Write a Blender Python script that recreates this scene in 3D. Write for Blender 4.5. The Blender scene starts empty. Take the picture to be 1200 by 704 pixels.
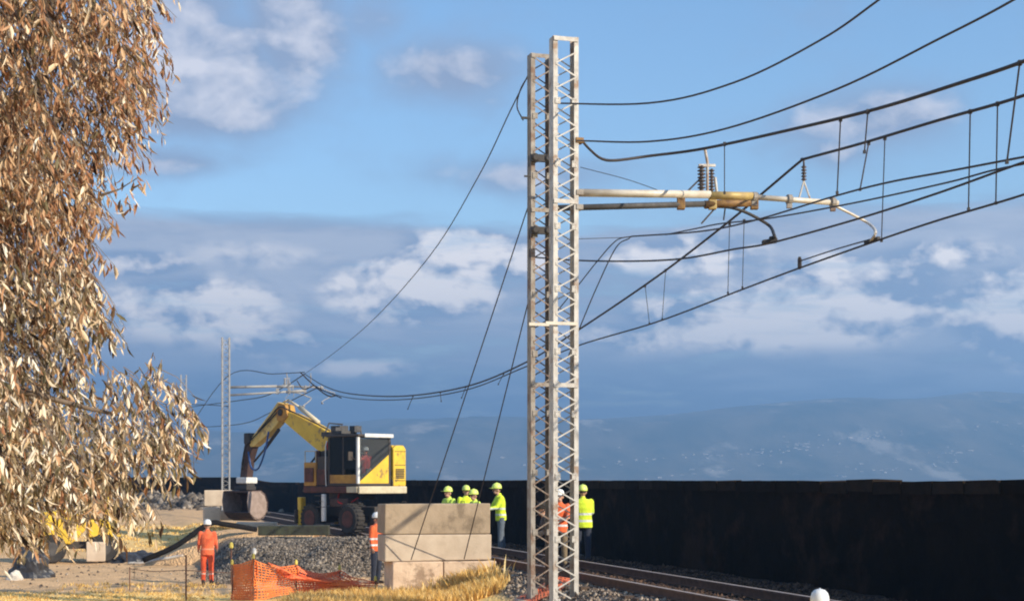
import bpy, bmesh, math, random
import numpy as np
from mathutils import Vector, Matrix, noise as mnoise

R = math.radians
random.seed(7)
rng = np.random.default_rng(11)
scene = bpy.context.scene
C = scene.collection

# ------------------------------------------------------------------ camera
H = 2.85                       # eye height above the lowest yard level
F = 1800.0                     # focal length in photo pixels (photo 1200 wide)
cd = bpy.data.cameras.new('camera')
cam = bpy.data.objects.new('camera', cd)
C.objects.link(cam)
cam.location = (0, 0, H)
cam.rotation_euler = (R(90), 0, 0)
cd.sensor_width = 36.0
cd.lens = 54.0
cd.shift_y = 0.175
cd.clip_start = 0.1
cd.clip_end = 12000
scene.camera = cam

# ------------------------------------------------------------------ sun
SUN_AZ, SUN_EL = R(124), R(27)          # clockwise from +Y, height
sv = Vector((math.sin(SUN_AZ) * math.cos(SUN_EL), math.cos(SUN_AZ) * math.cos(SUN_EL), math.sin(SUN_EL)))
sd = bpy.data.lights.new('sun', 'SUN')
sd.energy = 5.0
sd.angle = R(0.5)
sd.color = (1.0, 0.885, 0.71)
sun = bpy.data.objects.new('sun', sd)
sun.rotation_euler = sv.to_track_quat('Z', 'Y').to_euler()
C.objects.link(sun)

# ------------------------------------------------------------------ world: sky with clouds laid out by direction
W = bpy.data.worlds.new('World')
scene.world = W
W.use_nodes = True
nt = W.node_tree
for n in list(nt.nodes):
    nt.nodes.remove(n)


class G:
    """tiny node-graph helper"""
    def __init__(s, nt):
        s.nt = nt

    def n(s, t, **kw):
        x = s.nt.nodes.new(t)
        for k, v in kw.items():
            setattr(x, k, v)
        return x

    def put(s, sock, v):
        if v is None:
            return
        if isinstance(v, bpy.types.NodeSocket):
            s.nt.links.new(v, sock)
        else:
            sock.default_value = v

    def m(s, op, a, b=None, c=None, clamp=False):
        x = s.n('ShaderNodeMath', operation=op, use_clamp=clamp)
        s.put(x.inputs[0], a)
        s.put(x.inputs[1], b)
        s.put(x.inputs[2], c)
        return x.outputs[0]

    def ss(s, v, lo, hi, a=0.0, b=1.0):
        x = s.n('ShaderNodeMapRange', interpolation_type='SMOOTHSTEP')
        s.put(x.inputs['Value'], v)
        x.inputs['From Min'].default_value = lo
        x.inputs['From Max'].default_value = hi
        x.inputs['To Min'].default_value = a
        x.inputs['To Max'].default_value = b
        return x.outputs['Result']

    def mix(s, f, a, b, mode='MIX'):
        x = s.n('ShaderNodeMix', data_type='RGBA', blend_type=mode)
        s.put(x.inputs[0], f)
        s.put(x.inputs[6], a if isinstance(a, bpy.types.NodeSocket) else (*a[:3], 1))
        s.put(x.inputs[7], b if isinstance(b, bpy.types.NodeSocket) else (*b[:3], 1))
        return x.outputs[2]

    def noise(s, vec, scale, detail=6, rough=0.55, dist=0.0, lac=2.0):
        x = s.n('ShaderNodeTexNoise')
        s.put(x.inputs['Vector'], vec)
        x.inputs['Scale'].default_value = scale
        x.inputs['Detail'].default_value = detail
        x.inputs['Roughness'].default_value = rough
        x.inputs['Distortion'].default_value = dist
        x.inputs['Lacunarity'].default_value = lac
        return x.outputs['Fac']

    def vadd(s, v, off):
        x = s.n('ShaderNodeVectorMath', operation='ADD')
        s.put(x.inputs[0], v)
        x.inputs[1].default_value = off
        return x.outputs[0]

    def vmul(s, v, k):
        x = s.n('ShaderNodeVectorMath', operation='MULTIPLY')
        s.put(x.inputs[0], v)
        x.inputs[1].default_value = k
        return x.outputs[0]

    def mx(s, l):
        r = l[0]
        for q in l[1:]:
            r = s.m('MAXIMUM', r, q)
        return r


g = G(nt)
tc = g.n('ShaderNodeTexCoord').outputs['Generated']
sx = g.n('ShaderNodeSeparateXYZ')
nt.links.new(tc, sx.inputs[0])
X, Y, Z = sx.outputs
rad = g.m('SQRT', g.m('ADD', g.m('MULTIPLY', X, X), g.m('MULTIPLY', Y, Y)))
TE = g.m('DIVIDE', Z, g.m('MAXIMUM', rad, 0.02))      # tangent of elevation
AZ = g.m('ARCTAN2', X, Y)                              # azimuth from +Y


def blob(px, py, rx, ry):
    """soft patch of cloud round a sky direction, sizes in photo pixels / F"""
    az = math.atan((px - 600) / F)
    te = (562 - py) / F * math.cos(az)
    a = g.m('DIVIDE', g.m('SUBTRACT', AZ, az), rx / F)
    b = g.m('DIVIDE', g.m('SUBTRACT', TE, te), ry / F)
    d = g.m('ADD', g.m('MULTIPLY', a, a), g.m('MULTIPLY', b, b))
    return g.m('EXPONENT', g.m('MULTIPLY', d, -1.0))


MID_A, MID_B = (0.30, 0.36, 0.48), (0.48, 0.52, 0.61)
LOW_A, LOW_B = (0.145, 0.215, 0.345), (0.31, 0.38, 0.51)
CUM_A, CUM_B = (0.26, 0.335, 0.475), (1.12, 1.03, 0.96)
HI_A, HI_B = (0.27, 0.32, 0.44), (0.74, 0.71, 0.74)
P3 = g.vmul(tc, (1.0, 1.0, 1.7))


def vor(vec, scale, detail, smooth=0.6):
    x = g.n('ShaderNodeTexVoronoi', feature='F1', normalize=True)
    g.put(x.inputs['Vector'], vec)
    x.inputs['Scale'].default_value = scale
    x.inputs['Detail'].default_value = detail
    x.inputs['Roughness'].default_value = 0.52
    return x.outputs['Distance']


def cfield(vec):
    """billowing field: high in the heads of the clouds"""
    wn = g.n('ShaderNodeTexNoise')
    g.put(wn.inputs['Vector'], vec)
    wn.inputs['Scale'].default_value = 16
    wn.inputs['Detail'].default_value = 5
    k = g.n('ShaderNodeVectorMath', operation='MULTIPLY_ADD')
    g.put(k.inputs[0], wn.outputs['Color'])
    k.inputs[1].default_value = (0.045, 0.045, 0.045)
    g.put(k.inputs[2], vec)
    v = k.outputs[0]
    a = g.m('SUBTRACT', 1.0, g.m('MULTIPLY', vor(v, 13.0, 3.0), 1.25))
    b = g.noise(v, 8.0, 6, 0.60)
    return g.m('ADD', g.m('MULTIPLY', a, 0.48), g.m('MULTIPLY', b, 0.52))


nA = cfield(P3)
nA2 = cfield(g.vadd(P3, (0.0090, -0.004, 0.0150)))       # same field a step towards the sun
nB = g.noise(g.vadd(g.vmul(tc, (1, 1, 4.0)), (3, 1, 2)), 4.5, 7, 0.5)
nS = g.noise(g.vadd(g.vmul(tc, (1, 1, 7.0)), (1, 5, 2)), 9.0, 8, 0.6, 0.3)     # long flat streaks
relief = g.m('ADD', g.m('SUBTRACT', nA, nA2), g.m('MULTIPLY', g.m('SUBTRACT', g.noise(g.vadd(P3, (2, 2, 2)), 19.0, 7, 0.62, 0.6), 0.5), 0.24))

# high patches
hi = g.mx([blob(240, 75, 140, 72), blob(345, 45, 70, 75), blob(190, 115, 150, 42), blob(205, 12, 80, 35),
           g.m('MULTIPLY', blob(528, 84, 88, 46), 0.84), g.m('MULTIPLY', blob(190, 188, 90, 20), 0.62),
           g.m('MULTIPLY', blob(1030, 140, 105, 40), 0.74), g.m('MULTIPLY', blob(985, 175, 60, 22), 0.5), g.m('MULTIPLY', blob(620, 205, 120, 22), 0.50),
           g.m('MULTIPLY', blob(430, 25, 60, 40), 0.5)])
els = g.m('MULTIPLY', g.ss(nB, 0.52, 0.72), g.ss(g.m('ABSOLUTE', AZ), 0.36, 0.6))
dens_hi = g.ss(g.m('ADD', g.m('MAXIMUM', hi, els), g.m('MULTIPLY', g.m('SUBTRACT', nA, 0.5), 1.7)), 0.02, 0.86)
# the deck low over the hills
edge = g.m('ADD', TE, g.m('ADD', g.m('MULTIPLY', g.m('SUBTRACT', nB, 0.5), 0.045), g.m('MULTIPLY', g.m('SUBTRACT', nS, 0.5), 0.03)))
deck = g.ss(edge, 0.174, 0.160)
deck = g.m('MULTIPLY', deck, g.ss(nS, 0.28, 0.50, 0.66, 1.0))

puff = g.mx([blob(570, 300, 85, 34), blob(485, 340, 90, 34), g.m('MULTIPLY', blob(225, 362, 100, 34), 0.70),
             g.m('MULTIPLY', blob(985, 350, 105, 42), 1.2), g.m('MULTIPLY', blob(870, 372, 140, 32), 0.95), g.m('MULTIPLY', blob(1190, 372, 65, 46), 1.15), g.m('MULTIPLY', blob(330, 300, 140, 22), 0.22),
             g.m('MULTIPLY', blob(800, 300, 120, 24), 0.62), g.m('MULTIPLY', blob(720, 392, 130, 20), 0.55),
             g.m('MULTIPLY', blob(150, 308, 60, 14), 0.8), g.m('MULTIPLY', blob(1080, 300, 110, 18), 0.45),
             g.m('MULTIPLY', blob(330, 400, 90, 18), 0.45), g.m('MULTIPLY', blob(420, 430, 120, 14), 0.35)])
band = g.m('MULTIPLY', g.ss(TE, 0.070, 0.10), g.ss(TE, 0.170, 0.14))
elp = g.m('MULTIPLY', g.m('MULTIPLY', band, g.ss(nB, 0.46, 0.62)), g.ss(g.m('ABSOLUTE', AZ), 0.36, 0.5))
puff = g.m('MAXIMUM', puff, elp)
body = g.m('ADD', g.m('MULTIPLY', puff, 0.62), g.m('MULTIPLY', g.m('SUBTRACT', nA, 0.5), 1.7))
cum = g.m('MULTIPLY', g.ss(body, 0.08, 0.36), g.ss(puff, 0.02, 0.34))            # where cumulus heads stand before the deck
shade = g.m('ADD', g.m('ADD', 0.56, g.m('MULTIPLY', relief, 11.0)), g.m('MULTIPLY', g.m('SUBTRACT', body, 0.42), 1.7), clamp=True)

low = g.ss(TE, 0.092, 0.050)
c_mid = g.mix(g.ss(nS, 0.34, 0.62), MID_A, MID_B)
c_low = g.mix(g.m('MULTIPLY', g.ss(nS, 0.45, 0.70), g.ss(TE, 0.040, 0.062)), LOW_A, LOW_B)
c_deck = g.mix(low, c_mid, c_low)
c_cum = g.mix(shade, CUM_A, CUM_B)
c_deck = g.mix(g.m('MULTIPLY', cum, 0.92), c_deck, c_cum)
hl = g.m('ADD', g.m('ADD', 0.04, g.m('MULTIPLY', relief, 6.0)), g.m('MULTIPLY', g.m('SUBTRACT', g.m('ADD', g.m('MULTIPLY', hi, 0.5), g.m('MULTIPLY', dens_hi, 0.5)), 0.62), 1.3), clamp=True)
c_hi = g.mix(hl, HI_A, HI_B)

nish = g.n('ShaderNodeTexSky', sky_type='NISHITA')
nish.sun_disc = False
nish.sun_elevation = SUN_EL
nish.sun_rotation = SUN_AZ
nish.altitude = 0
nish.air_density = 1.0
nish.dust_density = 0.3
nish.ozone_density = 1.3
hsv = g.n('ShaderNodeHueSaturation')
hsv.inputs['Saturation'].default_value = 1.16
nt.links.new(nish.outputs[0], hsv.inputs['Color'])
skyc = hsv.outputs[0]
bg1 = g.n('ShaderNodeBackground')
nt.links.new(skyc, bg1.inputs[0])
bg1.inputs[1].default_value = 0.145
bg2 = g.n('ShaderNodeBackground')
cc = g.mix(deck, c_hi, c_deck)
nt.links.new(cc, bg2.inputs[0])
bg2.inputs[1].default_value = 0.92
alpha = g.m('MAXIMUM', g.m('MULTIPLY', dens_hi, 0.9), deck)
alpha = g.m('MULTIPLY', alpha, g.ss(TE, -0.03, 0.0))
ms = g.n('ShaderNodeMixShader')
nt.links.new(alpha, ms.inputs[0])
nt.links.new(bg1.outputs[0], ms.inputs[1])
nt.links.new(bg2.outputs[0], ms.inputs[2])
wo = g.n('ShaderNodeOutputWorld')
nt.links.new(ms.outputs[0], wo.inputs[0])
W.cycles.sampling_method = 'MANUAL'
W.cycles.sample_map_resolution = 1024

# ------------------------------------------------------------------ render settings
scene.view_settings.view_transform = 'Standard'
scene.view_settings.look = 'None'
scene.view_settings.exposure = 0.55
scene.view_settings.gamma = 1.0
scene.cycles.use_denoising = True
scene.cycles.max_bounces = 6
scene.cycles.volume_bounces = 0
scene.cycles.filter_width = 2.0

# ------------------------------------------------------------------ helpers
COL = -0.291                    # track direction: x falls .291 m per metre of depth
TD = Vector((COL, 1, 0)).normalized()
TN = Vector((1, -COL, 0)).normalized()     # to the right, across the track


def P(px, py, y):
    """point at depth y seen at photo position px,py"""
    return Vector(((px - 600) / F * y, y, H + (562 - py) / F * y))


def PC(px, py, c):
    """point in the vertical plane x + .291 y = c, parallel to the track"""
    y = c / ((px - 600) / F - COL)
    return P(px, py, y)


def put(o, label=None, cat=None, group=None, kind=None):
    if label: o['label'] = label
    if cat: o['category'] = cat
    if group: o['group'] = group
    if kind: o['kind'] = kind
    return o


def empty(name, loc=(0, 0, 0), rz=0, label=None, cat=None, group=None, kind=None):
    o = bpy.data.objects.new(name, None)
    C.objects.link(o)
    o.location = loc
    o.rotation_euler = (0, 0, rz)
    o.empty_display_size = 0.2
    return put(o, label, cat, group, kind)


def link(name, me, parent=None, loc=None, rot=None):
    o = bpy.data.objects.new(name, me)
    C.objects.link(o)
    if parent: o.parent = parent
    if loc is not None: o.location = loc
    if rot is not None: o.rotation_euler = rot
    return o


class MB:
    """collects shapes, builds ONE mesh object"""
    def __init__(s):
        s.v = []
        s.f = []

    def add(s, vs, fs):
        k = len(s.v)
        s.v += [tuple(v) for v in vs]
        s.f += [tuple(i + k for i in f) for f in fs]
        return s

    def box(s, c, d, rot=None, jit=0.0):
        vs = []
        for x in (-.5, .5):
            for y in (-.5, .5):
                for z in (-.5, .5):
                    p = Vector((x * d[0], y * d[1], z * d[2]))
                    if jit: p += Vector([random.uniform(-jit, jit) for _ in range(3)])
                    if rot is not None: p = rot @ p
                    vs.append(p + Vector(c))
        return s.add(vs, [(0, 1, 3, 2), (4, 6, 7, 5), (0, 4, 5, 1), (2, 3, 7, 6), (0, 2, 6, 4), (1, 5, 7, 3)])

    def bar(s, a, b, w, t, up=(0, 0, 1)):
        a, b = Vector(a), Vector(b)
        d = (b - a)
        L = d.length
        z = d.normalized()
        u = Vector(up)
        if abs(z.dot(u)) > .98: u = Vector((1, 0, 0))
        x = u.cross(z).normalized()
        y = z.cross(x)
        M = Matrix((x, y, z)).transposed()
        return s.box((a + b) / 2, (w, t, L), M)

    def tube(s, pts, r, n=8, caps=True):
        pts = [Vector(p) for p in pts]
        rs = r if isinstance(r, (list, tuple)) else [r] * len(pts)
        k = len(s.v)
        t0 = (pts[1] - pts[0]).normalized()
        u = Vector((0, 0, 1)) if abs(t0.z) < .9 else Vector((1, 0, 0))
        u = (u - t0 * u.dot(t0)).normalized()
        for i, p in enumerate(pts):
            t = (pts[min(i + 1, len(pts) - 1)] - pts[max(i - 1, 0)]).normalized()
            u = (u - t * u.dot(t)).normalized()
            w = t.cross(u)
            for j in range(n):
                a = 2 * math.pi * j / n
                s.v.append(tuple(p + (u * math.cos(a) + w * math.sin(a)) * rs[i]))
        for i in range(len(pts) - 1):
            for j in range(n):
                a = k + i * n + j
                b = k + i * n + (j + 1) % n
                s.f.append((a, b, b + n, a + n))
        if caps:
            s.f.append(tuple(k + j for j in range(n))[::-1])
            s.f.append(tuple(k + (len(pts) - 1) * n + j for j in range(n)))
        return s

    def lathe(s, prof, c=(0, 0, 0), ax=(0, 0, 1), n=20):
        """prof: (radius, height) list, spun round axis ax"""
        q = Vector((0, 0, 1)).rotation_difference(Vector(ax).normalized())
        k = len(s.v)
        for (r, h) in prof:
            for j in range(n):
                a = 2 * math.pi * j / n
                s.v.append(tuple(q @ Vector((r * math.cos(a), r * math.sin(a), h)) + Vector(c)))
        for i in range(len(prof) - 1):
            for j in range(n):
                a = k + i * n + j
                b = k + i * n + (j + 1) % n
                s.f.append((a, b, b + n, a + n))
        s.f.append(tuple(k + j for j in range(n))[::-1])
        s.f.append(tuple(k + (len(prof) - 1) * n + j for j in range(n)))
        return s

    def prism(s, poly, y0, y1, M=None):
        """poly in x,z extruded along y"""
        n = len(poly)
        vs = [Vector((x, y0, z)) for x, z in poly] + [Vector((x, y1, z)) for x, z in poly]
        if M is not None: vs = [M @ v for v in vs]
        fs = [tuple(range(n)), tuple(range(2 * n - 1, n - 1, -1))]
        fs += [(i, i + n, (i + 1) % n + n, (i + 1) % n) for i in range(n)]
        return s.add(vs, fs)

    def ell(s, c, r, n=12, m=8, M=None):
        k = len(s.v)
        for i in range(m + 1):
            th = math.pi * i / m
            for j in range(n):
                a = 2 * math.pi * j / n
                p = Vector((r[0] * math.sin(th) * math.cos(a), r[1] * math.sin(th) * math.sin(a), r[2] * math.cos(th)))
                if M is not None: p = M @ p
                s.v.append(tuple(p + Vector(c)))
        for i in range(m):
            for j in range(n):
                a = k + i * n + j
                b = k + i * n + (j + 1) % n
                s.f.append((a, a + n, b + n, b))
        return s

    def mesh(s, name, m, smooth=False):
        me = bpy.data.meshes.new(name)
        me.from_pydata(s.v, [], s.f)
        me.validate()
        bm = bmesh.new()
        bm.from_mesh(me)
        bmesh.ops.recalc_face_normals(bm, faces=bm.faces)
        bm.to_mesh(me)
        bm.free()
        if m: me.materials.append(m)
        if smooth:
            me.polygons.foreach_set('use_smooth', [True] * len(me.polygons))
        return me

    def build(s, name, m, parent=None, loc=None, rot=None, bevel=0, smooth=False, autos=False):
        o = link(name, s.mesh(name, m, smooth), parent, loc, rot)
        if bevel:
            b = o.modifiers.new('bevel', 'BEVEL')
            b.width = bevel
            b.segments = 2
            b.limit_method = 'ANGLE'
            b.angle_limit = R(40)
        return o


def np_mesh(name, V, Fc, m=None, smooth=False, attrs=None):
    """fast mesh from numpy arrays, Fc (n,3) or (n,4)"""
    me = bpy.data.meshes.new(name)
    nv, nf, k = len(V), len(Fc), Fc.shape[1]
    me.vertices.add(nv)
    me.vertices.foreach_set('co', np.ascontiguousarray(V, dtype=np.float32).ravel())
    me.loops.add(nf * k)
    me.loops.foreach_set('vertex_index', np.ascontiguousarray(Fc, dtype=np.int32).ravel())
    me.polygons.add(nf)
    me.polygons.foreach_set('loop_start', np.arange(0, nf * k, k, dtype=np.int32))
    try:
        me.polygons.foreach_set('loop_total', np.full(nf, k, dtype=np.int32))
    except Exception:
        pass
    if smooth:
        me.polygons.foreach_set('use_smooth', np.ones(nf, dtype=bool))
    if attrs:
        for an, av in attrs.items():
            a = me.attributes.new(an, 'FLOAT', 'POINT')
            a.data.foreach_set('value', np.ascontiguousarray(av, dtype=np.float32))
    me.update()
    me.validate()
    if m: me.materials.append(m)
    return me


def copy_tree(o, parent=None):
    c = o.copy()
    C.objects.link(c)
    c.parent = parent
    for ch in list(o.children):
        copy_tree(ch, c)
    return c


def smoothstep(x, a, b):
    t = np.clip((x - a) / (b - a), 0, 1)
    return t * t * (3 - 2 * t)


def vnoise(x, y, seed=0):
    """value noise on a lattice, arrays in, about -1..1 out"""
    xi, yi = np.floor(x).astype(np.int64), np.floor(y).astype(np.int64)
    fx, fy = x - xi, y - yi
    fx, fy = fx * fx * (3 - 2 * fx), fy * fy * (3 - 2 * fy)

    def h(a, b):
        n = (a * 374761393 + b * 668265263 + seed * 1442695041) & 0x7fffffff
        n = ((n ^ (n >> 13)) * 1274126177) & 0x7fffffff
        return ((n ^ (n >> 16)) & 0xffff) / 32767.5 - 1
    return (h(xi, yi) * (1 - fx) + h(xi + 1, yi) * fx) * (1 - fy) + (h(xi, yi + 1) * (1 - fx) + h(xi + 1, yi + 1) * fx) * fy


def fbm(x, y, o=4, seed=0):
    a, t = 1.0, 0
    for i in range(o):
        t = t + a * vnoise(x * 2 ** i, y * 2 ** i, seed + i)
        a *= .5
    return t


# ------------------------------------------------------------------ materials
def mat(name, col, rough=0.7, col2=None, scale=4.0, metal=0.0, bump=0.0, bscale=None, spot=None, spotscale=1.5,
        spotlo=0.55, detail=5, stretch=(1, 1, 1), trans=0, coat=0, rand=0.0, spec=0.5):
    m = bpy.data.materials.new(name)
    m.use_nodes = True
    g = G(m.node_tree)
    b = m.node_tree.nodes['Principled BSDF']
    oc = g.n('ShaderNodeTexCoord').outputs['Object']
    v = g.vmul(oc, stretch)
    c = None
    if col2 is None: col2 = tuple(x * .72 for x in col)
    nz = g.noise(v, scale, detail, .62)
    c = g.mix(g.ss(nz, .3, .7), col, col2)
    if spot:
        c = g.mix(g.m('MULTIPLY', g.ss(g.noise(g.vadd(v, (5, 3, 8)), spotscale, 6, .65), spotlo, spotlo + .12), .85), c, spot)
    if rand:
        oi = g.n('ShaderNodeObjectInfo').outputs['Random']
        k = g.ss(oi, 0, 1, 1 - rand, 1 + rand)
        hv = g.n('ShaderNodeHueSaturation')
        g.put(hv.inputs['Value'], k)
        g.put(hv.inputs['Color'], c)
        c = hv.outputs[0]
    g.put(b.inputs['Base Color'], c)
    g.put(b.inputs['Roughness'], g.ss(nz, .3, .7, rough, min(1, rough + .12)))
    b.inputs['Metallic'].default_value = metal
    b.inputs['Specular IOR Level'].default_value = spec
    if coat: b.inputs['Coat Weight'].default_value = coat
    if bump:
        bn = g.n('ShaderNodeBump')
        bn.inputs['Strength'].default_value = 1
        bn.inputs['Distance'].default_value = bump
        g.put(bn.inputs['Height'], g.noise(v, bscale or scale * 4, 5, .6))
        g.put(b.inputs['Normal'], bn.outputs[0])
    return m


M = {}
M['galv'] = mat('galvanised_steel', (.60, .57, .52), .55, (.42, .39, .35), 5, .1, .001, 60, (.28, .17, .10), 2.2, .52)
M['galv_rust'] = mat('weathered_steel', (.36, .33, .29), .6, (.24, .20, .16), 5, .1, .001, 60, (.18, .10, .06), 2.6, .50)
M['galv_hazed'] = mat('hazed_far_steel', (.34, .34, .33), .6, (.26, .25, .24), 3)  # galvanised steel dimmed, distance haze put into the colour
M['darksteel'] = mat('dark_steel', (.025, .023, .023), .6, (.05, .04, .033), 8, .1)
M['brownsteel'] = mat('rusty_clamp', (.16, .08, .03), .6, (.30, .17, .05), 9, .2)
M['paletube'] = mat('pale_tube', (.66, .60, .50), .45, (.50, .43, .34), 4, .1)
M['greytube'] = mat('grey_tube', (.085, .078, .072), .6, (.05, .046, .044), 5, .1)
M['yellowsteel'] = mat('ochre_tube', (.52, .38, .13), .5, (.36, .25, .10), 6, .1)
M['wire'] = mat('copper_wire', (.035, .032, .034), .55, (.07, .05, .04), 20, .4)
M['insul'] = mat('insulator_glaze', (.05, .045, .045), .25, (.09, .06, .05), 10)
M['rail'] = mat('rail_steel', (.16, .075, .04), .75, (.10, .05, .03), 6, .1)
M['railtop'] = mat('rail_head', (.58, .48, .42), .5, (.44, .35, .29), 5, .2)
M['sleeper'] = mat('sleeper_concrete', (.12, .08, .055), .9, (.07, .045, .03), 5, 0, .004, 30, rand=.15)
M['block'] = mat('block_concrete', (.64, .48, .34), .92, (.50, .36, .25), 2.2, 0, .016, 12, (.25, .17, .11), 1.9, .50, rand=.10)
M['block_pale'] = mat('pale_concrete', (.64, .52, .39), .92, (.52, .41, .30), 2, 0, .006, 16, (.40, .32, .24), 2, .6, rand=.1)
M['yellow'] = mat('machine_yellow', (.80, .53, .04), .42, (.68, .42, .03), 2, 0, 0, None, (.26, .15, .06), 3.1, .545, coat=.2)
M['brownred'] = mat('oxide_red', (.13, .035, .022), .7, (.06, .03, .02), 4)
M['yellow_shade'] = mat('machine_yellow_shaded', (.55, .28, .03), .5, (.36, .17, .03), 3, 0, 0, None, (.20, .12, .05), 2.3, .56)  # machine yellow darkened, its shade put into the colour
M['black'] = mat('black_rubber', (.018, .017, .016), .85, (.05, .042, .035), 5)
M['chassis'] = mat('chassis_black', (.03, .028, .027), .6, (.07, .05, .035), 5)
M['cream'] = mat('cream_paint', (.66, .57, .38), .5, (.5, .42, .28), 4)
M['whitep'] = mat('white_paint', (.78, .77, .72), .45, (.62, .60, .55), 5)
M['bucket'] = mat('bucket_steel', (.085, .045, .035), .6, (.05, .03, .025), 5, .2, .002, 30)
M['bucketside'] = mat('pale_bucket_steel', (.40, .30, .25), .5, (.27, .20, .16), 5, .2)  # paler than the shell steel
M['redfab'] = mat('red_fabric', (.62, .04, .03), .9, (.45, .03, .02), 9)
M['blue'] = mat('blue_hose', (.03, .10, .30), .5)
M['wall'] = mat('lava_stone', (.009, .0075, .0065), .97, (.016, .011, .008), .9, 0, .04, 4, (.036, .021, .014), .42, .50, spec=.03)
M['coping'] = mat('lava_coping', (.012, .010, .008), .95, (.028, .019, .013), 1.3, 0, .02, 8, rand=.4, spec=.05)
M['net'] = mat('orange_plastic', (.95, .25, .05), .5, (.90, .21, .04), 3)
M['netred'] = mat('faded_orange_plastic', (.92, .24, .09), .55, (.84, .18, .07), 3)
M['postwood'] = mat('rusty_post', (.20, .09, .05), .85, (.12, .06, .04), 9)
M['postyellow'] = mat('yellow_cap', (.75, .60, .12), .6)
M['plastic'] = mat('black_sheeting', (.025, .025, .028), .38, (.05, .05, .055), 4, 0, .02, 6)
M['sack'] = mat('white_sack', (.68, .62, .53), .8, (.5, .45, .38), 6, 0, .01, 20)
M['pipe'] = mat('shade_tube', (.008, .007, .007), .8, (.018, .015, .013), 6, spec=.15)  # near-black of the tube that stands for the bank's shadow
M['skin'] = mat('skin', (.52, .30, .20), .55, (.46, .25, .17), 8)
M['hair'] = mat('hair', (.04, .025, .018), .8)
M['eye'] = mat('eye', (.02, .015, .012), .2)
M['boot'] = mat('boot_leather', (.045, .03, .022), .7)
M['bark'] = mat('bark', (.20, .15, .11), .95, (.12, .085, .06), 5, 0, .02, 14, stretch=(1, 1, .3))
M['gold'] = mat('ground_straw', (.50, .34, .13), .95)

# glass
m = bpy.data.materials.new('cab_glass')
m.use_nodes = True
b = m.node_tree.nodes['Principled BSDF']
b.inputs['Base Color'].default_value = (.05, .055, .055, 1)
b.inputs['Roughness'].default_value = .04
b.inputs['Transmission Weight'].default_value = .55
b.inputs['IOR'].default_value = 1.1
M['glass'] = m
m = m.copy()
m.name = 'clear_cab_glass'
m.node_tree.nodes['Principled BSDF'].inputs['Base Color'].default_value = (.75, .78, .78, 1)
m.node_tree.nodes['Principled BSDF'].inputs['Transmission Weight'].default_value = .95
M['glass_clear'] = m


def cloth(name, col, bands=(), rough=.85, band=(.62, .64, .62)):
    """cloth with reflective tape at given local heights (z0,z1)"""
    m = bpy.data.materials.new(name)
    m.use_nodes = True
    g = G(m.node_tree)
    b = m.node_tree.nodes['Principled BSDF']
    oc = g.n('ShaderNodeTexCoord').outputs['Object']
    nz = g.noise(oc, 9, 5, .6)
    c = g.mix(g.ss(nz, .3, .7), col, tuple(x * .82 for x in col))
    sp = g.n('ShaderNodeSeparateXYZ')
    g.put(sp.inputs[0], oc)
    for (a, d) in bands:
        k = g.m('MULTIPLY', g.m('GREATER_THAN', sp.outputs[2], a), g.m('LESS_THAN', sp.outputs[2], d))
        c = g.mix(k, c, band)
    g.put(b.inputs['Base Color'], c)
    b.inputs['Roughness'].default_value = rough
    b.inputs['Sheen Weight'].default_value = .2
    bn = g.n('ShaderNodeBump')
    bn.inputs['Distance'].default_value = .02
    g.put(bn.inputs['Height'], g.noise(oc, 14, 3, .5))
    g.put(b.inputs['Normal'], bn.outputs[0])
    return m


TAPE = ((.98, 1.03), (1.14, 1.19))
M['hv_yellow'] = cloth('hi_vis_yellow', (.70, .88, .03), TAPE)
M['hv_yellow2'] = cloth('hi_vis_lime', (.62, .82, .10), TAPE)
M['hv_orange'] = cloth('hi_vis_orange', (.85, .15, .035), TAPE)
M['hv_orange_plain'] = cloth('orange_coverall', (.86, .15, .05), ((1.0, 1.03),), band=(.80, .30, .18))
M['hv_orange_tr_plain'] = cloth('orange_coverall_legs', (.84, .11, .03), ((.30, .34),), band=(.75, .45, .35))
M['hv_orange_tr'] = cloth('orange_trousers', (.82, .11, .03), ((.28, .33), (.42, .47)))
M['navy'] = cloth('navy_cloth', (.018, .024, .045))
M['bluegrey'] = cloth('blue_grey_cloth', (.12, .15, .19))
M['khaki'] = cloth('khaki_cloth', (.22, .16, .09))
M['palecloth'] = cloth('pale_cloth', (.58, .56, .52))
M['darkcloth'] = cloth('dark_brown_cloth', (.035, .025, .02))
M['hel_y'] = mat('lime_helmet', (.72, .84, .18), .35, (.66, .78, .16), 3)
M['hel_dark'] = mat('dark_cap', (.035, .03, .025), .8)
M['hel_w'] = mat('white_helmet', (.82, .82, .80), .3, (.76, .76, .73), 3)


# ------------------------------------------------------------------ ground
def base_h(x, y):
    c = x - COL * y
    h = np.interp(c, [-40, 4, 8.3, 9.2, 9.9, 10.2, 13.6, 15.0, 19, 60], [-2.83, -2.83, -2.68, -2.42, -2.10, -2.07, -2.07, -2.15, -2.3, -2.6])
    m = smoothstep(y, 43.3, 47.5) * smoothstep(c, 4.2, 5.6) * (1 - smoothstep(c, 9.2, 9.9))
    h = h * (1 - m) + (-1.92) * m
    m = smoothstep(y, 55, 66) * (1 - smoothstep(c, 4.2, 6.0))
    h = h * (1 - m) + (-1.98) * m
    # lower near yard, camera bank
    m = (1 - smoothstep(y, 19, 24)) * (1 - smoothstep(c, 8.6, 9.6))
    h = h * (1 - m) + (-2.95) * m
    m = 1 - smoothstep(y, 4, 10)
    h = h * (1 - m) + (-1.65) * m
    return h


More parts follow.
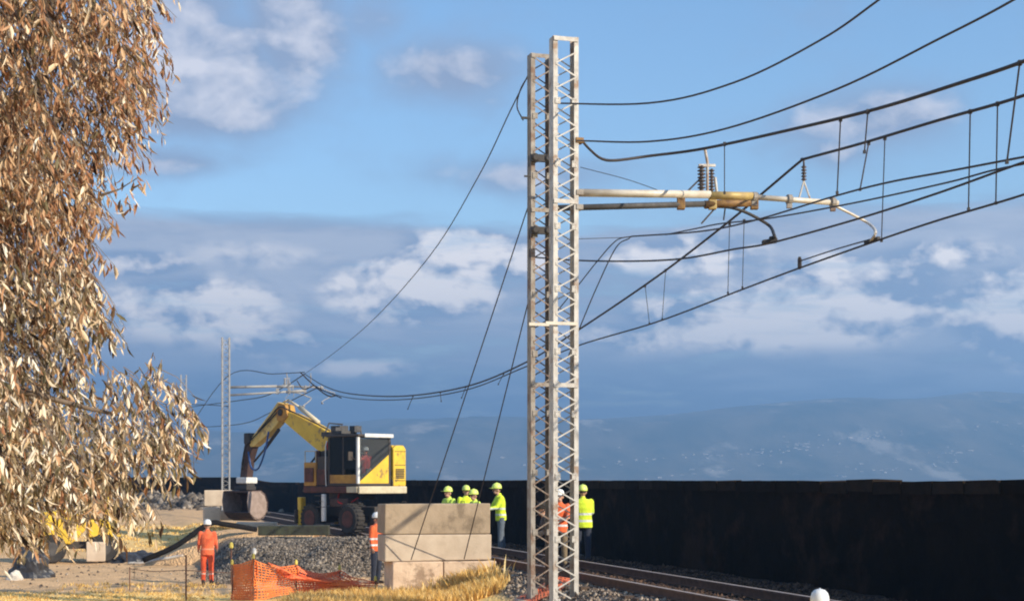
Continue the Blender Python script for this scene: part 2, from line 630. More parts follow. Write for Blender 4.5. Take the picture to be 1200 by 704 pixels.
PILES = [(-4.35, 43.6, .95, 1.25, 1.0), (-6.4, 43.8, .55, 1.3, .9), (-7.4, 45.2, .35, 1.2, 1.0), (-5.6, 42.2, .30, 1.1, .8),
         (-5.0, 46.0, .35, 1.2, 1.0), (-24.5, 103, 1.0, 2.5, 3.0), (-20.5, 100, .7, 2.2, 3.0)]


def ground_h(x, y):
    x, y = np.asarray(x, float), np.asarray(y, float)
    h = base_h(x, y)
    for (cx, cy, hh, rx, ry) in PILES:
        h = h + hh * np.exp(-((x - cx) / rx) ** 2 - ((y - cy) / ry) ** 2)
    c = x - COL * y
    rough = .02 + .05 * zone_gravel(x, y)
    onbed = smoothstep(c, 9.9, 10.1) * (1 - smoothstep(c, 12.3, 12.6))
    h = h + rough * (1 - .8 * onbed) * fbm(x * 1.3, y * 1.3, 4, 3) + .03 * (1 - onbed) * fbm(x * .3, y * .3, 2, 9)
    return h + H


def zone_gravel(x, y):
    c = x - COL * y
    z = smoothstep(c, 8.9, 9.4) * (1 - smoothstep(c, 14.5, 16))
    for (cx, cy, hh, rx, ry) in PILES:
        z = np.maximum(z, smoothstep(np.exp(-((x - cx) / (rx * 1.4)) ** 2 - ((y - cy) / (ry * 1.4)) ** 2), .15, .5))
    z = np.maximum(z, smoothstep(y, 41, 43) * (1 - smoothstep(y, 49, 52)) * smoothstep(c, 3.7, 4.6) * (1 - smoothstep(c, 9, 9.5)))
    return z


def gz(x, y):
    return float(ground_h(np.array([x]), np.array([y]))[0])


def spaced(parts):
    out = []
    for a, b, st in parts:
        out += list(np.arange(a, b, st))
    return np.array(out + [parts[-1][1]])


xs = spaced([(-60, -22, 1.5), (-22, -14, .4), (-14, 9, .14), (9, 24, .5), (24, 60, 2)])
ys = spaced([(-30, 10, 1.5), (10, 24, .4), (24, 38, .11), (38, 54, .14), (54, 80, .4), (80, 140, 1.2)])
GX, GY = np.meshgrid(xs, ys)
GZ = ground_h(GX, GY)
nx, ny = len(xs), len(ys)
idx = np.arange(nx * ny).reshape(ny, nx)
Fq = np.stack([idx[:-1, :-1], idx[:-1, 1:], idx[1:, 1:], idx[1:, :-1]], -1).reshape(-1, 4)
cc_ = GX - COL * GY
gravel = zone_gravel(GX, GY)
grassz = (1 - smoothstep(GY + .8 * vnoise(GX * .7, GY * .7, 77), 37.6, 39.6)) * (1 - gravel)
sandz = np.exp(-((GX + 13.6) / 3.2) ** 2 - ((GY - 62) / 5.5) ** 2)
gm = bpy.data.materials.new('ground')
gm.use_nodes = True
g = G(gm.node_tree)
bs = gm.node_tree.nodes['Principled BSDF']
pos = g.n('ShaderNodeNewGeometry').outputs['Position']


def at(n):
    return g.n('ShaderNodeAttribute', attribute_name=n).outputs['Fac']


dirt = g.mix(g.ss(g.noise(pos, .9, 6, .6), .35, .65), (.76, .49, .26), (.62, .395, .205))
dirt = g.mix(g.m('MULTIPLY', g.ss(g.noise(pos, 6, 4, .6), .5, .7), .5), dirt, (.38, .24, .125))
vor = g.n('ShaderNodeTexVoronoi')
g.put(vor.inputs['Vector'], pos)
vor.inputs['Scale'].default_value = 15
gravc = g.mix(g.ss(g.noise(pos, 1.2, 5, .6), .35, .65), (.25, .195, .15), (.17, .135, .105))
hs = g.n('ShaderNodeHueSaturation')
g.put(hs.inputs['Color'], gravc)
sepc = g.n('ShaderNodeSeparateColor')
g.put(sepc.inputs[0], vor.outputs['Color'])
g.put(hs.inputs['Value'], g.ss(sepc.outputs[0], 0, 1, .5, 1.6))
gravc = hs.outputs[0]
straw = g.mix(g.ss(g.noise(pos, 2.0, 5, .7), .3, .7), (.98, .70, .27), (.90, .58, .19))
sand = g.mix(g.ss(g.noise(pos, 1.0, 5, .7), .3, .7), (.88, .62, .24), (.74, .48, .17))
c = g.mix(at('grass'), dirt, straw)
c = g.mix(at('sand'), c, sand)
c = g.mix(at('gravel'), c, gravc)
c = g.mix(at('rust'), c, (.045, .026, .017))  # rust brown with rail and wall shade painted in
g.put(bs.inputs['Base Color'], c)
bs.inputs['Roughness'].default_value = .95
bs.inputs['Specular IOR Level'].default_value = .2
bn = g.n('ShaderNodeBump')
bn.inputs['Distance'].default_value = .03
g.put(bn.inputs['Height'], g.m('ADD', g.noise(pos, 9, 5, .6), g.m('MULTIPLY', vor.outputs['Distance'], 1.2)))
g.put(bs.inputs['Normal'], bn.outputs[0])
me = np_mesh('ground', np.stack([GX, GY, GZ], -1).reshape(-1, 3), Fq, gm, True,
             dict(rust=(smoothstep(cc_, 10.36, 10.5) * (1 - smoothstep(cc_, 15.5, 17))).ravel(), gravel=gravel.ravel(), grass=grassz.ravel(), sand=sandz.ravel()))  # the rust mask also carries the rail and wall shade
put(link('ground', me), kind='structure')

# far plain out to the hills (inside the haze)
fm = mat('plain_scrub', (.07, .08, .045), .95, (.13, .11, .07), .004, 0, 0, None, (.05, .07, .035), .01, .5)
xs2 = np.linspace(-2300, 2300, 90)
ys2 = np.concatenate([np.linspace(-300, 140, 12), np.linspace(160, 3300, 60)])
FX, FY = np.meshgrid(xs2, ys2)
FZ = H - 3.6 - .0 * FX + 2 * vnoise(FX / 200, FY / 200, 5) * smoothstep(FY, 200, 900) - 3 * smoothstep(FY, 200, 900)
i2 = np.arange(FX.size).reshape(FX.shape)
F2 = np.stack([i2[:-1, :-1], i2[:-1, 1:], i2[1:, 1:], i2[1:, :-1]], -1).reshape(-1, 4)
put(link('plain', np_mesh('plain', np.stack([FX, FY, FZ], -1).reshape(-1, 3), F2, fm, True)), kind='structure')

# hills
hm = mat('hill_scrub', (.03, .05, .03), .95, (.17, .15, .10), .012, 0, 0, None, (.45, .40, .32), .009, .56, detail=9, stretch=(1, .35, 1))
xs3 = np.linspace(-2200, 2200, 260)
ys3 = np.linspace(1900, 3300, 90)
HX, HY = np.meshgrid(xs3, ys3)


def hill_h(x, y):
    pxx = 600 + F * x / y
    ridge = np.interp(pxx, [-900, 0, 300, 480, 620, 760, 880, 1000, 1120, 1250, 1700, 2600], [50, 58, 66, 76, 72, 76, 88, 100, 106, 108, 90, 60]) / F * 3000
    t = smoothstep(y, 1950, 3000)
    h = ridge * (t ** 1.25) + 9 * fbm(x / 260, y / 260, 5, 21) * t + 16 * (1 - np.abs(vnoise(x / 420 + 3, y / 300, 4))) * smoothstep(y, 2150, 2500) * (1 - smoothstep(y, 2600, 2900))
    return H - 8 + h * (1 - .25 * smoothstep(y, 3000, 3300))


HZ = hill_h(HX, HY)
i3 = np.arange(HX.size).reshape(HX.shape)
F3 = np.stack([i3[:-1, :-1], i3[:-1, 1:], i3[1:, 1:], i3[1:, :-1]], -1).reshape(-1, 4)
put(link('hills', np_mesh('hills', np.stack([HX, HY, HZ], -1).reshape(-1, 3), F3, hm, True)), kind='structure')

# the towns on the hillside read as pale specks
tw = MB()
tm = mat('town_walls', (.55, .52, .47), .8, (.40, .36, .32), .02)
rt = random.Random(5)
clusters = [(960, 517, 55, 8, 55), (1035, 510, 30, 6, 30), (865, 532, 45, 5, 45), (760, 540, 70, 7, 40), (920, 528, 50, 6, 45),
            (1120, 530, 90, 10, 60), (650, 540, 80, 8, 30), (520, 545, 60, 5, 22), (1180, 500, 40, 12, 24), (830, 552, 200, 5, 70), (1060, 548, 140, 6, 60)]
for (px, py, rx, ry, n) in clusters:
    for k in range(int(n * .35)):
        qx = rt.gauss(px, rx * .6); qy = py + (px - qx) * .12 + rt.gauss(0, ry * .35)
        # march a ray down the hillside
        for yy in np.linspace(1950, 3000, 106):
            p = P(qx, qy, yy)
            hh = float(hill_h(np.array([p.x]), np.array([yy]))[0])
            if hh >= p.z:
                w, d, t = rt.uniform(2, 9), rt.uniform(3, 6), rt.uniform(.8, 1.8)
                tw.box((p.x, yy, hh + t / 2 - .5), (w, d, t), Matrix.Rotation(rt.uniform(0, 3), 3, 'Z'))
                break
put(tw.build('distant_town', tm), kind='stuff')

# ------------------------------------------------------------------ lava stone wall beyond the track
WC = 15.0
wroot = empty('stone_wall', (WC + COL * 60, 60, H - 2.2), 0, 'long dark lava stone wall running behind the railway track', 'wall')


def wall_run(pts, thick, name, top_fn, mater):
    """pts: (x, y) polyline; solid wall with rough face"""
    V, Fs = [], []
    n = 0
    for i in range(len(pts) - 1):
        a, b = Vector((*pts[i], 0)), Vector((*pts[i + 1], 0))
        L = (b - a).length
        n = max(n, 1)
        for k in range(int(L / .35)):
            V.append(a + (b - a) * (k / int(L / .35)))
    V.append(Vector((*pts[-1], 0)))
    zs = np.linspace(0, 1, 9)
    vs = []
    for i, p in enumerate(V):
        d = (V[min(i + 1, len(V) - 1)] - V[max(i - 1, 0)]).normalized()
        nn = Vector((-d.y, d.x, 0))
        zt = top_fn(p, i)
        zb = gz(p.x, p.y) - .3
        for s_ in (1, -1):
            for z in zs:
                zz = zb + (zt - zb) * z
                bul = mnoise.noise(Vector((p.x * 1.7, p.y * 1.7, zz * 2.6 + s_ * 9))) * .05
                q = p + nn * s_ * (thick / 2 + bul)
                vs.append((q.x - wroot.location.x, q.y - wroot.location.y, zz - wroot.location.z))
    m = len(zs)
    fs = []
    for i in range(len(V) - 1):
        a, b = i * 2 * m, (i + 1) * 2 * m
        for k in range(m - 1):
            fs.append((a + k, a + k + 1, b + k + 1, b + k))
            fs.append((a + m + k, b + m + k, b + m + k + 1, a + m + k + 1))
        fs.append((a + m - 1, a + 2 * m - 1, b + 2 * m - 1, b + m - 1))
    fs.append(tuple(range(m)) + tuple(range(2 * m - 1, m - 1, -1)))
    e = (len(V) - 1) * 2 * m
    fs.append(tuple(e + k for k in range(m)) + tuple(e + m + k for k in range(m - 1, -1, -1)))
    mb = MB().add(vs, fs)
    return mb.build(name, mater, wroot, smooth=False)


def wtop(p, i):
    y = p.y
    t = H - .13 - .15 * float(smoothstep(y, 78, 95))
    if y < 29: t += .05 * mnoise.noise(Vector((y * 1.9, 3, 0))) - .01
    return t


wall_run([(WC + COL * 6, 6), (WC + COL * 60, 60), (WC + COL * 101, 101)], .5, 'masonry', wtop, M['wall'])
wall_run([(WC + COL * 101 + .3, 100.9), (-24, 106.5), (-33, 110)], .5, 'masonry', lambda p, i: H + .34 * float(smoothstep(-p.x, 15.8, 18.6)) - .16, M['wall'])
# coping stones, each laid by hand: uneven along the near end
cop = []
for q in range(4):
    mb = MB()
    mb.box((0, 0, -.05), (.62, .94, .22), None, .014)
    cop.append(mb.mesh('coping_stone', M['coping']))
y = 9.0
while y < 96:
    L = .98
    o = link('coping_stone', random.choice(cop), wroot)
    ya = y + L / 2 * TD.y
    zt = wtop(Vector((0, ya, 0)), 0)
    up = .05 + (random.uniform(-.035, .045) if ya < 30 else random.uniform(-.004, .004))
    o.location = (WC + COL * ya - wroot.location.x, ya - wroot.location.y, zt + up - wroot.location.z)
    o.rotation_euler = (random.uniform(-.008, .008), 0, math.atan2(-COL, 1) + random.uniform(-.015, .015))
    y += (L + .01) * TD.y

# ------------------------------------------------------------------ railway track
tr = empty('railway_track', (11.12 + COL * 40, 40, H - 2.07), 0, 'single rusty railway track on ballast in front of the dark wall', 'railway track')
rails = {}
for cc2 in (10.34, 11.90):
    mb, mt = MB(), MB()
    a = Vector((cc2 + COL * 8, 8, H - 1.86)) - tr.location
    b_ = Vector((cc2 + COL * 180, 180, H - 1.86)) - tr.location
    mb.bar(a - Vector((0, 0, .157)), b_ - Vector((0, 0, .157)), .13, .022)
    mb.bar(a - Vector((0, 0, .095)), b_ - Vector((0, 0, .095)), .022, .11)
    mb.bar(a - Vector((0, 0, .026)), b_ - Vector((0, 0, .026)), .070, .036)
    r_ = mb.build('rail', M['rail'], tr)
    mt.bar(a - Vector((0, 0, .004)), b_ - Vector((0, 0, .004)), .060, .008)
    mt.build('rail_head', M['railtop'], r_)
sl = MB().box((0, 0, 0), (2.4, .25, .2), None, .0).mesh('sleeper', M['sleeper'])
y = 16.0
k = 0
while y < 120:
    o = link('sleeper', sl, tr)
    o.location = Vector((11.12 + COL * y, y, H - 2.145 + random.uniform(-.006, .006))) - tr.location
    o.rotation_euler = (0, 0, math.atan2(-COL, 1) + random.uniform(-.01, .01))
    y += .6 * TD.y
    k += 1

# ------------------------------------------------------------------ gravel stones (ballast and piles): stuff
def scatter_rocks(name, pts, smin, smax, colmat, seed):
    r = np.random.default_rng(seed)
    base = np.array([[1, 0, 0], [-1, 0, 0], [0, 1, 0], [0, -1, 0], [0, 0, 1], [0, 0, -1]], float)
    f = np.array([[0, 2, 4], [2, 1, 4], [1, 3, 4], [3, 0, 4], [2, 0, 5], [1, 2, 5], [3, 1, 5], [0, 3, 5]])
    n = len(pts)
    V = np.repeat(base[None], n, 0) * r.uniform(.6, 1.3, (n, 6, 1)) * r.uniform(.7, 1.2, (n, 1, 3))
    a = r.uniform(0, 6.28, n)
    b = r.uniform(0, 6.28, n)
    ca, sa, cb, sb = np.cos(a), np.sin(a), np.cos(b), np.sin(b)
    Rz = np.zeros((n, 3, 3)); Rz[:, 0, 0] = ca; Rz[:, 0, 1] = -sa; Rz[:, 1, 0] = sa; Rz[:, 1, 1] = ca; Rz[:, 2, 2] = 1
    Rx = np.zeros((n, 3, 3)); Rx[:, 0, 0] = 1; Rx[:, 1, 1] = cb; Rx[:, 1, 2] = -sb; Rx[:, 2, 1] = sb; Rx[:, 2, 2] = cb
    V = np.einsum('nij,nkj->nki', Rz @ Rx, V)
    s = r.uniform(smin, smax, n) * (1 + (r.random(n) < .08) * .8)
    V = V * s[:, None, None] + pts[:, None, :]
    Fc = (f[None] + (np.arange(n) * 6)[:, None, None]).reshape(-1, 3)
    tint = np.repeat(r.random(n), 6)
    return put(link(name, np_mesh(name, V.reshape(-1, 3), Fc, colmat, False, dict(tint=tint))), kind='stuff')


def tintmat(name, stops, rough=.9, attr='tint', transl=0.0):
    m = bpy.data.materials.new(name)
    m.use_nodes = True
    g = G(m.node_tree)
    b = m.node_tree.nodes['Principled BSDF']
    if attr == 'RANDOM':
        f = g.n('ShaderNodeObjectInfo').outputs['Random']
    else:
        f = g.n('ShaderNodeAttribute', attribute_name=attr).outputs['Fac']
    cr = g.n('ShaderNodeValToRGB')
    e = cr.color_ramp.elements
    while len(e) < len(stops): e.new(.5)
    for i, (p, c) in enumerate(stops):
        e[i].position = p
        e[i].color = (*c, 1)
    g.put(cr.inputs[0], f)
    g.put(b.inputs['Base Color'], cr.outputs[0])
    b.inputs['Roughness'].default_value = rough
    b.inputs['Specular IOR Level'].default_value = .3
    if transl:
        t = g.n('ShaderNodeBsdfTranslucent')
        g.put(t.inputs['Color'], cr.outputs[0])
        mx = g.n('ShaderNodeMixShader')
        mx.inputs[0].default_value = transl
        g.put(mx.inputs[1], b.outputs[0])
        g.put(mx.inputs[2], t.outputs[0])
        out = m.node_tree.nodes['Material Output']
        g.put(out.inputs['Surface'], mx.outputs[0])
    return m


M['stone'] = tintmat('ballast_stone', [(0, (.07, .052, .04)), (.4, (.20, .15, .11)), (.75, (.32, .25, .185)), (1, (.46, .38, .29))], .9)
M['pile_stone'] = tintmat('pile_stone', [(0, (.04, .033, .026)), (.5, (.16, .13, .10)), (1, (.36, .30, .235))], .9)
n = 26000
yy = rng.uniform(24, 48, n)
cq = rng.uniform(9.2, 14.2, n)
keep = np.ones(n, bool)
rusty = (cq > 10.42)  # from the near rail on, stones get rust with shade in the colour
for rc in (10.34, 11.90):
    keep &= np.abs(cq - rc) > .06
yy, cq, rusty = yy[keep], cq[keep], rusty[keep]
xx = cq + COL * yy
pp = np.stack([xx, yy, ground_h(xx, yy) + .012], -1)
scatter_rocks('track_ballast', pp[~rusty], .02, .045, M['stone'], 3)
M['rust_shade_stone'] = tintmat('rust_shade_ballast_stone', [(0, (.02, .012, .008)), (.5, (.065, .036, .022)), (1, (.13, .075, .045))], .9)  # rust tones darkened to hold the rail and wall shade
scatter_rocks('rust_shade_ballast', pp[rusty], .02, .045, M['rust_shade_stone'], 13)
n = 40000
xx = rng.uniform(-9.6, -3.0, n)
yy = rng.uniform(41.3, 49.5, n)
keep = zone_gravel(xx, yy) > rng.random(n) * .9 + .05
xx, yy = xx[keep], yy[keep]
scatter_rocks('gravel_heap', np.stack([xx, yy, ground_h(xx, yy) + .012], -1), .014, .045, M['pile_stone'], 4)
n = 1100
xx = rng.uniform(-16, 2.5, n)
yy = rng.uniform(39.5, 62, n)
scatter_rocks('scattered_rubble', np.stack([xx, yy, ground_h(xx, yy) + .01], -1), .015, .05, M['stone'], 5)
n = 500
xx = np.concatenate([rng.normal(-24, 2.2, n), rng.normal(-20.5, 1.8, n)])
yy = np.concatenate([rng.normal(102, 1.6, n), rng.normal(99, 1.6, n)])
scatter_rocks('far_rubble', np.stack([xx, yy, ground_h(xx, yy) + .05], -1), .08, .30, M['pile_stone'], 6)


# ------------------------------------------------------------------ dry grass: stuff
def grass(name, pts, hmin, hmax, mater, seed, lean=.35, wid=.010):
    r = np.random.default_rng(seed)
    n = len(pts)
    a = r.uniform(0, 6.28, n)
    hgt = r.uniform(hmin, hmax, n)
    w = np.stack([np.cos(a), np.sin(a), np.zeros(n)], -1) * (wid * r.uniform(.6, 1.5, n))[:, None]
    l = r.uniform(0, 6.28, n)
    ln = np.stack([np.cos(l), np.sin(l), np.zeros(n)], -1) * (hgt * r.uniform(.1, lean * 2, n))[:, None]
    up = np.zeros((n, 3)); up[:, 2] = hgt
    V = np.stack([pts - w, pts + w, pts + up * .55 + ln * .35 + w * .8, pts + up * .55 + ln * .35 - w * .8, pts + up + ln], 1)
    k = np.arange(n) * 5
    F1 = np.stack([k, k + 1, k + 2], -1)
    F2_ = np.stack([k, k + 2, k + 3], -1)
    F3_ = np.stack([k + 3, k + 2, k + 4], -1)
    tint = np.repeat(r.random(n), 5)
    return put(link(name, np_mesh(name, V.reshape(-1, 3), np.concatenate([F1, F2_, F3_]), mater, False, dict(tint=tint))), kind='stuff')


M['straw'] = tintmat('dry_grass', [(0, (.36, .18, .05)), (.25, (.76, .46, .12)), (.7, (.93, .64, .21)), (1, (.96, .78, .42))], .8, transl=.25)


def tufts(n, x0, x1, y0, y1, per, spread, dens=None):
    cx = rng.uniform(x0, x1, n)
    cy = rng.uniform(y0, y1, n)
    if dens is not None:
        k = dens(cx, cy) > rng.random(n)
        cx, cy = cx[k], cy[k]
    px = np.repeat(cx, per) + rng.normal(0, spread, len(cx) * per)
    py = np.repeat(cy, per) + rng.normal(0, spread, len(cx) * per)
    return np.stack([px, py, ground_h(px, py) - .01], -1)


grass('dry_grass', tufts(900, -14, -5.3, 31, 38.6, 14, .09, lambda x, y: 1.0 - 1.0 * ((x / y > -.192) & (y < 37.4))), .02, .09, M['straw'], 31, .9)
grass('dry_grass', tufts(950, -5.0, -.2, 32.5, 35.1, 20, .07, lambda x, y: (x - COL * y < 9.5) * 1.0), .10, .34, M['straw'], 32)
grass('dry_grass', tufts(120, -12, -7.5, 38.5, 42, 10, .06), .04, .12, M['straw'], 33)
grass('dry_grass', tufts(220, -17.5, -10.5, 58, 67, 12, .12), .04, .12, M['straw'], 34, wid=.02)
n = 900
xx = rng.normal(-1.15, .35, n); yy = rng.normal(34.6, .22, n)
grass('dry_grass', np.stack([xx, yy, ground_h(xx, yy)], -1), .2, .5, M['straw'], 35, wid=.02)


# ------------------------------------------------------------------ lattice masts
def channel_mesh(hgt, mater):
    mb = MB()
    pr = [(-.05, -.13), (.038, -.13), (.038, -.118), (-.038, -.118), (-.038, .118), (.038, .118), (.038, .13), (-.05, .13)]
    vs = [(x, y, 0) for x, y in pr] + [(x, y, hgt) for x, y in pr]
    n = len(pr)
    fs = [(i, (i + 1) % n, (i + 1) % n + n, i + n) for i in range(n)]
    fs += [(0, 1, 2, 3), (0, 3, 4, 7), (4, 5, 6, 7)]
    fs += [tuple(q + n for q in f) for f in [(0, 1, 2, 3), (0, 3, 4, 7), (4, 5, 6, 7)]]
    return mb.add(vs, fs).mesh('leg', mater)


MAST_ROT = math.atan2(-COL, 1)


def make_mast(loc, hgt, width, label, mater, detail=True, group='lattice masts of the overhead line'):
    t = empty('lattice_mast', loc, MAST_ROT, label, 'mast', group)
    cm = channel_mesh(hgt, mater)
    hw = width / 2 - .05
    link('leg', cm, t, (-hw, 0, 0))
    link('leg', cm, t, (hw, 0, 0), (0, 0, math.pi))
    bay = .235
    nb = int((hgt - .35) / bay)
    if detail:
        br = MB()
        br.bar((-hw, 0, 0), (hw, 0, bay * .94), .025, .008, (0, 1, 0))
        bme = br.mesh('diagonal_brace', mater)
        for k in range(nb):
            z = .3 + k * bay
            for s_, yv in ((1, -.136), (-1, .136)):
                o = link('diagonal_brace', bme, t, (0, yv, z))
                if (k % 2 == 0) == (s_ > 0): o.scale = (-1, 1, 1)
        for z in (hgt - .05, hgt - 6.55, hgt - 3.1):
            pl = MB().box((0, -.146, 0), (width * .96, .008, .08)).mesh('batten_plate', mater)
            link('batten_plate', pl, t, (0, 0, z))
        gp = MB()
        for sx in (-1, 1):
            gp.box((sx * (hw - .035), -.143, 0), (.10, .006, .12))
            for bx_ in (-.02, .02):
                for bz2 in (-.035, .035):
                    gp.lathe([(.008, 0), (.008, .010)], (sx * (hw - .035) + bx_, -.146, bz2), (0, -1, 0), 6)
        gme = gp.mesh('gusset_plate', mater)
        for k in range(0, nb, 5):
            link('gusset_plate', gme, t, (0, 0, .3 + k * bay))['kind'] = 'stuff'
    else:
        br = MB()
        for k in range(nb):
            z = .3 + k * bay
            for s_, yv in ((1, -.136), (-1, .136)):
                a, b2 = (-hw, hw) if (k % 2 == 0) == (s_ > 0) else (hw, -hw)
                br.bar((a, yv, z), (b2, yv, z + bay * .94), .022, .008, (0, 1, 0))
        br.build('lacing', mater, t)
    fb = MB().box((0, 0, 0), (.9, .8, .5))
    fb.build('foundation', M['block'], t, (0, 0, -.12), bevel=.02)
    return t


mx_, my_ = .98, 29.0
m2x, m2y = .56, 30.55
gR = gz(mx_, my_)
gL = gz(m2x, m2y)
topR = H + (562 - 45) / F * my_
topL = H + (562 - 65) / F * m2y
mastR = make_mast((mx_, my_, gR - .25), topR - gR + .25, .50, 'pale lattice mast, the right and taller of the near pair, beside the workers', M['galv'])
mastL = make_mast((m2x, m2y, gL - .25), topL - gL + .25, .46, 'pale lattice mast, the left and slightly shorter of the near pair', M['galv_rust'])
far1 = make_mast((mx_ + COL * 61, my_ + 61, H - 2.6), topR - H + 2.6, .50, 'far lattice mast rising beyond the excavator arm', M['galv_hazed'], False)
far2 = make_mast((mx_ + COL * 93, my_ + 93, H - 2.8), topR - H + 2.8, .50, 'farthest lattice mast, at the edge of the brown tree', M['galv_hazed'], False)


def fitting(mast, name, mater, mb, bevel=0):
    return mb.build(name, mater, mast, bevel=bevel)


# clamps and insulators bolted on the masts (local coords of the mast: z from its foot)
def zl(py, y, foot):
    return H + (562 - py) / F * y - foot


for py in (188, 272):
    z = zl(py, m2y, gL - .25)
    mb = MB()
    mb.box((0, -.19, z), (.50, .09, .14))
    mb.lathe([(.03, -.1), (.085, -.06), (.085, .02), (.05, .05)], (-.17, -.22, z), (0, -1, 0))
    mb.lathe([(.03, -.1), (.085, -.06), (.085, .02), (.05, .05)], (.10, -.22, z), (0, -1, 0))
    fitting(mastL, 'insulator_clamp', M['darksteel'], mb)
for py in (165, 250, 300, 350):
    z = zl(py, m2y, gL - .25)
    fitting(mastL, 'pipe_clamp', M['brownsteel'], MB().box((.24, -.17, z), (.12, .08, .16)), .01)
for py, w in ((165, .16), (226, .14), (243, .14)):
    z = zl(py, my_, gR - .25)
    fitting(mastR, 'hinge_bracket', M['galv_rust'] if py > 200 else M['brownsteel'], MB().box((.27, -.05, z), (w, .2, .10)), .01)
z = zl(380, my_, gR - .25)
fitting(mastR, 'tie_plate', M['paletube'], MB().box((-.1, -.165, z), (.62, .02, .06)))
z = zl(381, m2y, gL - .25)
fitting(mastL, 'tie_plate', M['paletube'], MB().box((-.03, -.165, z), (.5, .02, .06)))
# drop rod on the left of the left mast
z1, z2, z3 = zl(141, m2y, gL - .25), zl(330, m2y, gL - .25), zl(88, m2y, gL - .25)
fitting(mastL, 'drop_rod', M['greytube'], MB().tube([(-.27, -.1, z1), (-.265, -.1, (z1 + z2) / 2), (-.25, -.1, z2)], .012, 6))
fitting(mastL, 'side_bracket', M['darksteel'], MB().bar((-.42, -.1, z1), (-.2, -.1, z1), .05, .04).bar((-.36, -.1, z1 - 1.15), (-.2, -.1, z1 - 1.15), .04, .03))


# ------------------------------------------------------------------ cantilevers
def cr_pts(pts, n=8):
    """Catmull-Rom through points"""
    pts = [Vector(p) for p in pts]
    P_ = [pts[0] * 2 - pts[1]] + pts + [pts[-1] * 2 - pts[-2]]
    out = []
    for i in range(1, len(P_) - 2):
        a, b, c, d = P_[i - 1:i + 3]
        for k in range(n):
            t = k / n
            out.append(.5 * ((2 * b) + (c - a) * t + (2 * a - 5 * b + 4 * c - d) * t * t + (3 * b - a - 3 * c + d) * t ** 3))
    out.append(pts[-1])
    return out


def ribbed(mb, a, b, r, n=7):
    """ribbed insulator between two points"""
    a, b = Vector(a), Vector(b)
    L = (b - a).length
    pr = [(r * .45, 0)]
    for k in range(n):
        h0 = L * (k + .1) / n
        pr += [(r * .45, h0), (r, h0 + L * .25 / n), (r, h0 + L * .45 / n), (r * .45, h0 + L * .75 / n)]
    pr.append((r * .45, L))
    mb.lathe(pr, a, b - a, 12)


def on_line(mx0, my0, px, py):
    """point in the vertical plane across the track through mast mx0,my0"""
    q = (px - 600) / F
    d = Vector((.9602, .2794, 0))
    t = (q * my0 - mx0) / (d.x - q * d.y)
    return P(px, py, my0 + t * d.y)


# right mast: long upper arm
cA = empty('cantilever', (mx_, my_, H + 330 / F * my_), 0, 'long pale cantilever tube reaching right from the taller near mast', 'cantilever arm', 'cantilever arms of the overhead line')
L0 = Vector(cA.location)


def loc(o, *pts):
    return [Vector(p) - Vector(o.location) for p in pts]


def q(px, py): return on_line(mx_, my_, px, py)
def q2(px, py): return on_line(m2x, m2y, px, py)


MB().tube(loc(cA, q(676, 226), q(832, 228)), .075, 12).build('main_tube', M['paletube'], cA, smooth=True)
MB().tube(loc(cA, q(832, 229), q(884, 230)), .080, 12).build('sleeve_tube', M['yellowsteel'], cA, smooth=True)
MB().tube(loc(cA, q(884, 231), q(982, 238)), .055, 12).build('end_tube', M['paletube'], cA, smooth=True)
for px in (884, 925, 976):
    a = q(px, 231 + (px - 884) * .07)
    mb = MB().lathe([(.085, -.05), (.10, -.04), (.10, .04), (.085, .05)], a - L0, TN, 12)
    mb.box(a - L0 + Vector((0, 0, -.10)), (.10, .10, .14))
    mb.build('tube_clamp', M['galv_rust'], cA)
mb = MB()
ribbed(mb, q(942, 212) - L0, q(942, 194) - L0, .055, 5)
mb.tube(loc(cA, q(942, 195), q(942, 186)), .02, 8)
mb.build('hanging_insulator', M['insul'], cA, smooth=True)
MB().tube(loc(cA, q(936, 234), q(942, 212)), .018, 6).tube(loc(cA, q(950, 235), q(942, 212)), .018, 6).build('insulator_strut', M['galv'], cA)
e = PC(1026, 272, 15.0)
arm = cr_pts(loc(cA, q(976, 240), q(1000, 252), q(1018, 262), e, PC(1020, 283, 15.0)), 5)
MB().tube(arm, .028, 8).build('steady_arm', M['paletube'], cA, smooth=True)
MB().bar(*loc(cA, PC(1014, 284, 15.0), PC(1030, 279, 15.0)), .06, .06).build('wire_clip', M['darksteel'], cA)

# left mast: shorter lower arm
cB = empty('cantilever', (m2x, m2y, H + 320 / F * m2y), 0, 'shorter dark cantilever tube below the pale one, carrying two upright insulators', 'cantilever arm', 'cantilever arms of the overhead line')
L1 = Vector(cB.location)
MB().tube(loc(cB, q2(648, 244), q2(830, 239)), .062, 12).build('main_tube', M['greytube'], cB, smooth=True)
MB().tube(loc(cB, q2(826, 240), q2(886, 237)), .085, 12).build('sleeve_tube', M['brownsteel'], cB, smooth=True)
for px in (798, 835, 884):
    mb = MB().box(q2(px, 236) - L1, (.16, .14, .34))
    mb.build('tube_clamp', M['brownsteel'] if px != 835 else M['yellowsteel'], cB, bevel=.015)
mb = MB()
ribbed(mb, q2(822, 226) - L1, q2(822, 194) - L1, .085, 8)
mb.build('upright_insulator', M['insul'], cB, smooth=True)
mb = MB()
ribbed(mb, q2(834, 224) - L1, q2(834, 198) - L1, .06, 7)
mb.build('upright_insulator', M['insul'], cB, smooth=True)
mb = MB().tube(loc(cB, q2(829, 228), q2(829, 190), q2(826, 174)), .03, 8)
mb.tube(loc(cB, q2(840, 226), q2(838, 208)), .03, 8).bar(*loc(cB, q2(819, 194), q2(838, 194)), .05, .05)
mb.build('support_post', M['galv'], cB)
